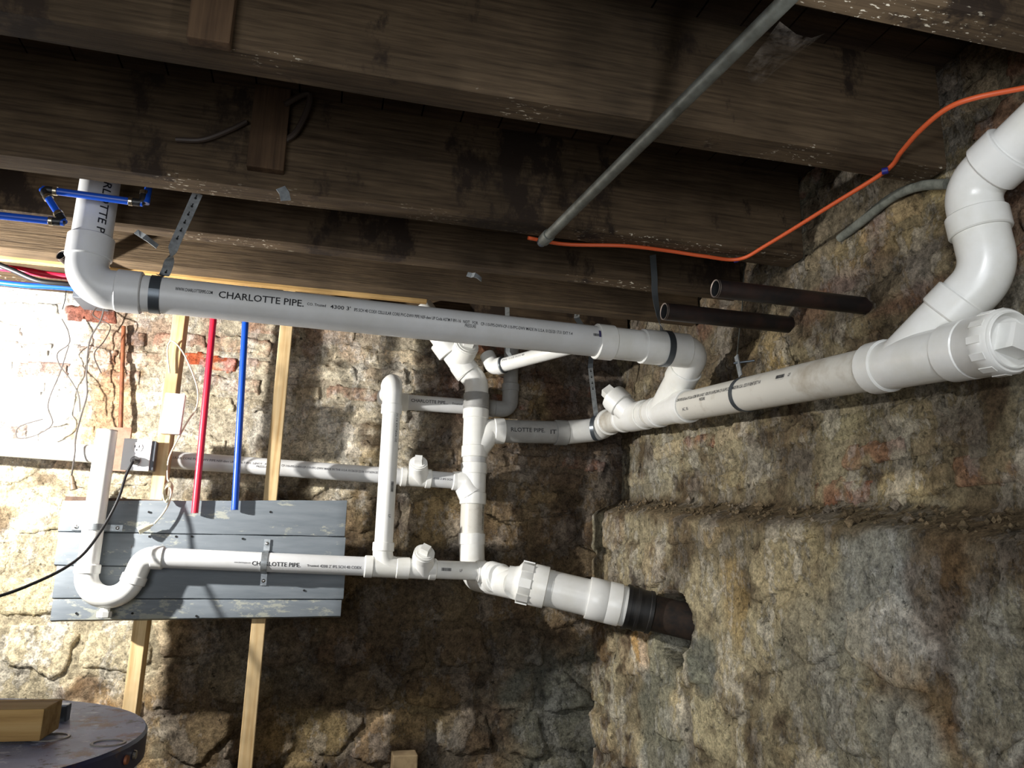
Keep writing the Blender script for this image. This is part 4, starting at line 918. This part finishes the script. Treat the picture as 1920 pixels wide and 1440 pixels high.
# grey cable along the top of the side wall
pts = [PX(1575, 447, .115), PX(1620, 412, .11), PX(1670, 372, .105), PX(1720, 350, .105), PX(1775, 345, .11)]
o = MB().tube(smooth_path(pts, 6), .011, 10).build('old_cable', plain('dusty_sleeve', (122, 124, 114), .9, c2=(88, 90, 82), scale=40)); tag(o, 'dusty grey cable sleeve lying along the top of the side wall', 'cable')
# curved dark cable behind the block
pts = [PY(330, 262, -1.338), PY(380, 262, -1.345), PY(430, 244, -1.345), PY(462, 228, -1.345)]
o = MB().tube(smooth_path(pts, 6), .006, 8).build('flat_cable', MT['wire']); tag(o, 'brown cable curving along the joist left of the short block', 'cable')
pts = [PY(534, 196, -1.36), PY(562, 180, -1.36), PY(580, 178, -1.36), PY(576, 206, -1.355), PY(556, 246, -1.35), PY(534, 264, -1.345)]
o = MB().tube(smooth_path(pts, 6), .007, 8).build('flat_cable', MT['wire']); tag(o, 'brown cable looping out right of the short block on the joist', 'cable')

# ================================================================== BLUE SUPPLY LINE, RED AND BLUE TUBES
bl = thing('supply_tube', 'blue water tube with crimped elbows zigzagging in front of the grey riser', 'pipe', PY(170, 370, -1.16))
Yb = -1.165; pa = PY(268, 381, Yb); pb = PY(80, 355, Yb); pc = PY(120, 417, Yb - .02); pdn = PY(-60, 398, Yb - .02); rB = .0085
MB().tube([pb, pa], rB, 18).build('tube', MT['blue'], bl); MB().tube([pa + V(.006, 0, .0), V(pa[0] + .008, Yb + .01, 2.3)], rB, 18).build('tube', MT['blue'], bl)
MB().tube([pb + V(0, .0, 0), pc], rB * .95, 18).build('tube', MT['blue'], bl); MB().tube([pc, pdn], rB, 18).build('tube', MT['blue'], bl)
for k, (p, d1, d2) in enumerate(((pa, _n(pb - pa), up), (pb, _n(pa - pb), _n(pc - pb)), (pc, _n(pb - pc), _n(pdn - pc)))):
    e = MB().tube(fillet([p + d1 * .022, p, p + d2 * .022], .01, 6), rB * 1.1, 14).build('elbow', MT['black'], bl)
    for d in (d1, d2): MB().hub(p + d * .022, d, .009, rB * 1.22, .0008).build('crimp_ring', MT['crimp'], bl)
Yt = -.372
def tube(label, top, bot, mat):
    o = MB().lathe(bot, top - bot, [(.0, .0075), (0, .0108), (np.linalg.norm(top - bot), .0108)], 20).build('supply_tube', MT[mat]); tag(o, label, 'pipe')
p = PY(365, 962, Yt); q = PY(400, 600, Yt); tube('bright red tube hanging down to the grey planks', p + (q - p) * 1.75, p, 'red')
p = PY(440, 956, Yt); q = PY(460, 605, Yt); tube('bright blue tube hanging down to the grey planks', p + (q - p) * 1.72, p, 'blue')
Yc = -.52
o = MB().tube(smooth_path([PY(-60, 496, Yc), PY(30, 505, Yc), PY(90, 515, Yc), PY(150, 522, Yc), PY(260, 540, Yc)], 6), .011, 14).build('supply_tube', MT['red']); tag(o, 'red tube running level under the joist behind the grey elbow', 'pipe')
o = MB().tube(smooth_path([PY(-60, 522, Yc), PY(40, 534, Yc), PY(110, 538, Yc), PY(200, 546, Yc)], 6), .009, 14).build('supply_tube', MT['blue']); tag(o, 'pale blue tube running level above the bright white wall', 'pipe')
o = MB().tube(smooth_path([PY(-50, 478, Yc - .03), PY(20, 505, Yc - .03), PY(70, 526, Yc - .03), PY(120, 532, Yc - .02), PY(160, 536, Yc)], 6), .008, 12).build('black_cable', MT['black']); tag(o, 'black cable drooping across the red tube at the upper left', 'cable')
a = PY(139, 531, -.2); b = PY(186, 562, -.2); o = MB().bx(a[0], b[0], -.20, -.06, b[2], a[2] + .02).build('junction_box', MT['boxgrey'], None, smooth=False, bevel=.003); tag(o, 'small grey junction box under the joist behind the grey elbow', 'electrical box')

# ================================================================== IRON PIPES, RUSTY PIPE
def iron(label, a, b, r):
    t = thing('iron_pipe', label, 'pipe', a, 'open iron pipe stubs'); d = _n(b - a); L = float(np.linalg.norm(b - a))
    MB().lathe(a, d, [(0, r), (L, r)], 28, caps=False).build('pipe_wall', MT['black_iron'], t)
    MB().lathe(a, d, [(.25, r * .86), (0.0, r * .86)], 28, caps=False).build('pipe_bore', MT['hole'], t)
    MB().lathe(a, d, [(.0, r * .86), (-.001, r * .99), (.004, r * 1.003)], 28, caps=False).build('cut_end', MT['iron_cut'], t)
w1_ = PX(1632, 576, .14); a = PY(1341, 541, w1_[1]); iron('upper open black iron pipe stub under the joists by the side wall', a, V(w1_[0] + .03, w1_[1], a[2]), .0205)
w2_ = PX(1490, 612, .14); a = PY(1245, 584, w2_[1]); iron('lower open black iron pipe stub just above the grey drain elbow', a, V(w2_[0] + .03, w2_[1], a[2]), .0228)
a = PY(115, 478, -.80); iron('short open iron pipe end beside the grey elbow at the left', a, a + V(.10, .20, -.055), .0155)
o = MB().tube([PY(232, 612, -.03), PY(229, 700, -.045), PY(226, 808, -.05)], .0075, 12).build('rusty_pipe', MT['rust']); tag(o, 'thin rusty vertical pipe on the stained wall left of the studs', 'pipe')
a = PY(206, 800, -.30); b = PY(236, 884, -.30); o = MB().bx(a[0], b[0], -.30, -.285, b[2], a[2]).build('wood_scrap', MT['tan_board'], None, smooth=False, bevel=.002); tag(o, 'thin reddish board behind the top of the standpipe', 'board')

# ================================================================== OUTLET, CORDS, POWER BRICK
a = PY(234, 822, -.36); b = PY(279, 884, -.36)
ob = thing('outlet_box', 'white double outlet box fixed to the left stud, black plug in it', 'outlet', V((a[0] + b[0]) / 2, -.34, b[2]))
cx, cz = (a[0] + b[0]) / 2, (a[2] + b[2]) / 2; hw, hh = (b[0] - a[0]) / 2, (a[2] - b[2]) / 2
MB().bx(a[0] + .004, b[0] + .012, -.362, -.30, b[2] + .003, a[2] - .003).build('box', MT['boxgrey'], ob, smooth=False, bevel=.003)
MB().bx(a[0], b[0], -.368, -.362, b[2], a[2]).build('cover_plate', MT['white'], ob, smooth=False, bevel=.002)
for s in (1, -1):
    f_ = MB().lathe(V(cx, -.368, cz + s * hh * .45), V(0, -1, 0), [(0, .0165), (.002, .0165), (.0026, .0155)], 24).build('receptacle', MT['white'], ob)
    for dx, w in ((-.006, .0011), (.006, .0013)): MB().box(V(cx + dx, -.3708, cz + s * hh * .45 + .003), np.eye(3), (w, .0004, .0042)).build('slot', MT['hole'], f_, smooth=False)
    MB().lathe(V(cx, -.3706, cz + s * hh * .45 - .008), V(0, -1, 0), [(0, .0026), (.0005, .0026)], 10).build('slot', MT['hole'], f_)
pg = V(cx + .002, -.372, cz - hh * .40)
pcd = thing('power_lead', 'black power cord drooping from the outlet across the standpipe to the left', 'cord', pg)
MB().lathe(pg, V(0, -1, 0), [(0, .013), (.012, .014), (.024, .009), (.034, .006)], 16).build('plug', MT['black'], pcd)
pts = [pg + V(0, -.03, 0), PY(248, 868, -.425), PY(236, 892, -.44), PY(222, 935, -.47), PY(196, 985, -.50), PY(160, 1035, -.56), PY(120, 1066, -.62), PY(60, 1095, -.7), PY(0, 1117, -.75), PY(-70, 1132, -.8)]
MB().tube(smooth_path(pts, 8), .0042, 12).build('cable', MT['black'], pcd)
a = PY(309, 737, -.35); b = PY(337, 815, -.35)
pw = thing('power_brick', 'white rectangular power brick hung on the left stud', 'adapter', V((a[0] + b[0]) / 2 + .01, -.34, b[2]))
tl_ = V(0.012, 0, 0); MB().box(V((a[0] + b[0]) / 2 + .002, -.345, (a[2] + b[2]) / 2), (_n(V(1, 0, 0.0)), V(0, 1, 0), _n(V(.02, 0, 1))), ((b[0] - a[0]) / 2, .014, (a[2] - b[2]) / 2)).build('case', MT['white'], pw, smooth=False, bevel=.003)
bx_ = (a[0] + b[0]) / 2
for k in range(5): lettering(pw, ('-- --- -- ---', '--- -- ---', '-- -- --- --', '---- --', '-- --')[k], V(bx_ + .004 + (k - 2) * .0055, -.359, a[2] - .03), V(-.02, 0, -1), None, 0, .055 - .008 * (k % 3), .0032, V(0, -1, 0), 'ink_grey')
pts = [PY(318, 700, -.345), PY(314, 660, -.35), PY(318, 642, -.352), PY(328, 642, -.352), PY(345, 664, -.35), PY(362, 702, -.34), PY(371, 735, -.34), PY(368, 765, -.335), PY(352, 790, -.335), PY(330, 830, -.335), PY(316, 862, -.335), PY(314, 895, -.335), PY(318, 905, -.345)]
wc = thing('extension_lead', 'cream extension cord looped over the left stud, coiled above the planks with socket end', 'cord', PY(315, 920, -.36))
MB().tube(smooth_path(pts, 8), .0027, 10).build('cable', MT['cream'], wc)
cc = PY(316, 918, -.362)
for k in range(5):
    ring = [cc + V(.011 * math.cos(t), -.003 * k + .002 * math.sin(t * 2), .024 * math.sin(t) - .004 * k) for t in np.linspace(0, 2 * math.pi, 20)]
    MB().tube(ring, .0027, 8).build('coil', MT['cream'], wc)
pts = [PY(320, 928, -.372), PY(316, 945, -.375), PY(304, 965, -.378), PY(289, 982, -.38)]; MB().tube(smooth_path(pts, 6), .0029, 10).build('cable', MT['cream'], wc)
s0 = PY(287, 983, -.38); s1_ = PY(260, 995, -.385); d = _n(s1_ - s0); mb = MB(); mb.lathe(s0, d, [(0, .004), (.008, .0055), (.012, .0085), (float(np.linalg.norm(s1_ - s0)), .0125), (float(np.linalg.norm(s1_ - s0)) + .001, .011)], 8); mb.build('socket', MT['cream'], wc)
# hanging thin wires at the left
def wire(label, pts, r, mat='wire_grey', nm='hanging_wire'):
    o = MB().tube(smooth_path(pts, 6), r, 8).build(nm, MT[mat]); tag(o, label, 'wire', 'loose wires on the bright wall'); return o
Yw = -.10
bc = thing('lamp_lead', 'thin brown cord hanging down the white wall to a brown plug', 'cord', PY(137, 905, Yw))
pts = [PY(196, 570, Yw), PY(189, 600, Yw), PY(168, 640, Yw), PY(162, 700, Yw), PY(163, 740, Yw), PY(152, 780, Yw - .02), PY(142, 820, Yw - .09), PY(140, 850, Yw - .11), PY(136, 880, Yw - .08), PY(134, 893, Yw - .06)]
MB().tube(smooth_path(pts, 6), .0028, 8).build('cable', MT['wire_grey'], bc)
a = PY(134, 892, Yw - .06); b = PY(138, 918, Yw - .06); d = _n(b - a); L = float(np.linalg.norm(b - a)); MB().lathe(a, d, [(0, .005), (.006, .007), (L * .45, .008), (L * .45, .011), (L * .6, .011), (L * .6, .009), (L, .0125)], 10).build('plug', MT['tan_plastic'], bc)
wire('thin grey wire zigzagging down the bright wall left of the brown cord', [PY(116, 598, Yw), PY(128, 622, Yw), PY(129, 645, Yw), PY(108, 662, Yw), PY(112, 685, Yw), PY(132, 712, Yw), PY(147, 740, Yw), PY(150, 772, Yw)], .0021)
wire('thin grey wire looping low above the white pipe at the left', [PY(129, 648, Yw), PY(112, 700, Yw), PY(95, 740, Yw), PY(90, 765, Yw), PY(98, 795, Yw), PY(70, 815, Yw), PY(35, 822, Yw), PY(31, 806, Yw), PY(45, 796, Yw), PY(80, 786, Yw)], .0021)
wire('bent dark wire hanging right of the brown cord on the brick', [PY(190, 566, Yw), PY(174, 588, Yw), PY(188, 600, Yw), PY(207, 612, Yw), PY(195, 640, Yw), PY(179, 658, Yw), PY(178, 674, Yw), PY(190, 700, Yw)], .0021, 'wire')
wire('short stiff dark wire sticking out below the grey box', [PY(124, 545, Yw), PY(122, 562, Yw), PY(117, 580, Yw)], .0015, 'black')
o = MB().tube([PY(266, 508, -.62), PY(274, 514, -.63), PY(278, 518, -.63)], .004, 10).build('yellow_sleeve', MT['yellow']); tag(o, 'small yellow wire sleeve behind the grey drain by the left strap', 'wire')

# ================================================================== TANK, WOOD, STAKE
tcx, tcy, tz, tr = -1.594, -1.825, 1.12, .309
tk = thing('water_tank', 'white water tank with rusty top and dark blue rim in the lower left corner', 'water heater', V(tcx, tcy, 0))
MB().lathe(V(tcx, tcy, 0), up, [(0, tr - .008), (tz - .02, tr - .008)], 64, caps=False).build('body', MT['tank_white'], tk)
MB().lathe(V(tcx, tcy, tz - .034), up, [(0, tr - .007), (0, tr), (.030, tr), (.034, tr - .004)], 64, caps=False).build('rim', MT['tank_rim'], tk)
MB().lathe(V(tcx, tcy, tz), up, [(0, tr - .003), (-.003, tr - .012), (-.003, tr * .6), (.001, tr * .3), (.002, .002)], 64, caps=True).build('lid', MT['tank_top'], tk)
MT['port'] = plain('pale_port_ring', (128, 124, 120), .5, c2=(96, 84, 74), scale=40)
for (px, py, r) in ((92, 1383, .021), (203, 1394, .017)):
    p = PZ(px, py, tz); MB().lathe(p, up, [(-.002, r + .005), (.0015, r + .003), (.0015, r), (-.0015, r), (-.0015, .001)], 24, caps=False).build('port_ring', MT['port'], tk)
for (px, py, m) in ((233, 1412, 'bright'), (207, 1421, 'rust')):
    t = None; p = PZ(px, py, tz - .015); d = _n(V(p[0] - tcx, p[1] - tcy, 0)); MB().lathe(V(tcx, tcy, tz - .017) + d * tr, d, [(0, .006), (.003, .005)], 12).build('screw', MT[m], tk)
p = PZ(88, 1352, tz); MB().bx(p[0] + .004, p[0] + .026, p[1] - .008, p[1] + .012, tz - .002, tz + .022).build('bracket', MT['steel_dark'], tk, smooth=False, bevel=.002)
a = PZ(73, 1398, tz); o = MB().bx(a[0] - .22, a[0], a[1], a[1] + .075, tz + .005, tz + .042).build('wood_offcut', MT['pine_x'], None, smooth=False, bevel=.002); tag(o, 'short block of pale wood lying on the rusty tank top', 'wood block')
a = PY(735, 1412, -.12); b = PY(781, 1412, -.12)
o = MB().bx(a[0], b[0], -.16, -.08, 0, a[2]).build('wood_stake', plain('tan_post_wood', (150, 130, 98), .9, c2=(126, 106, 78), scale=24), None, smooth=False, bevel=.004); tag(o, 'top of a tan post standing at the foot of the back wall', 'post')
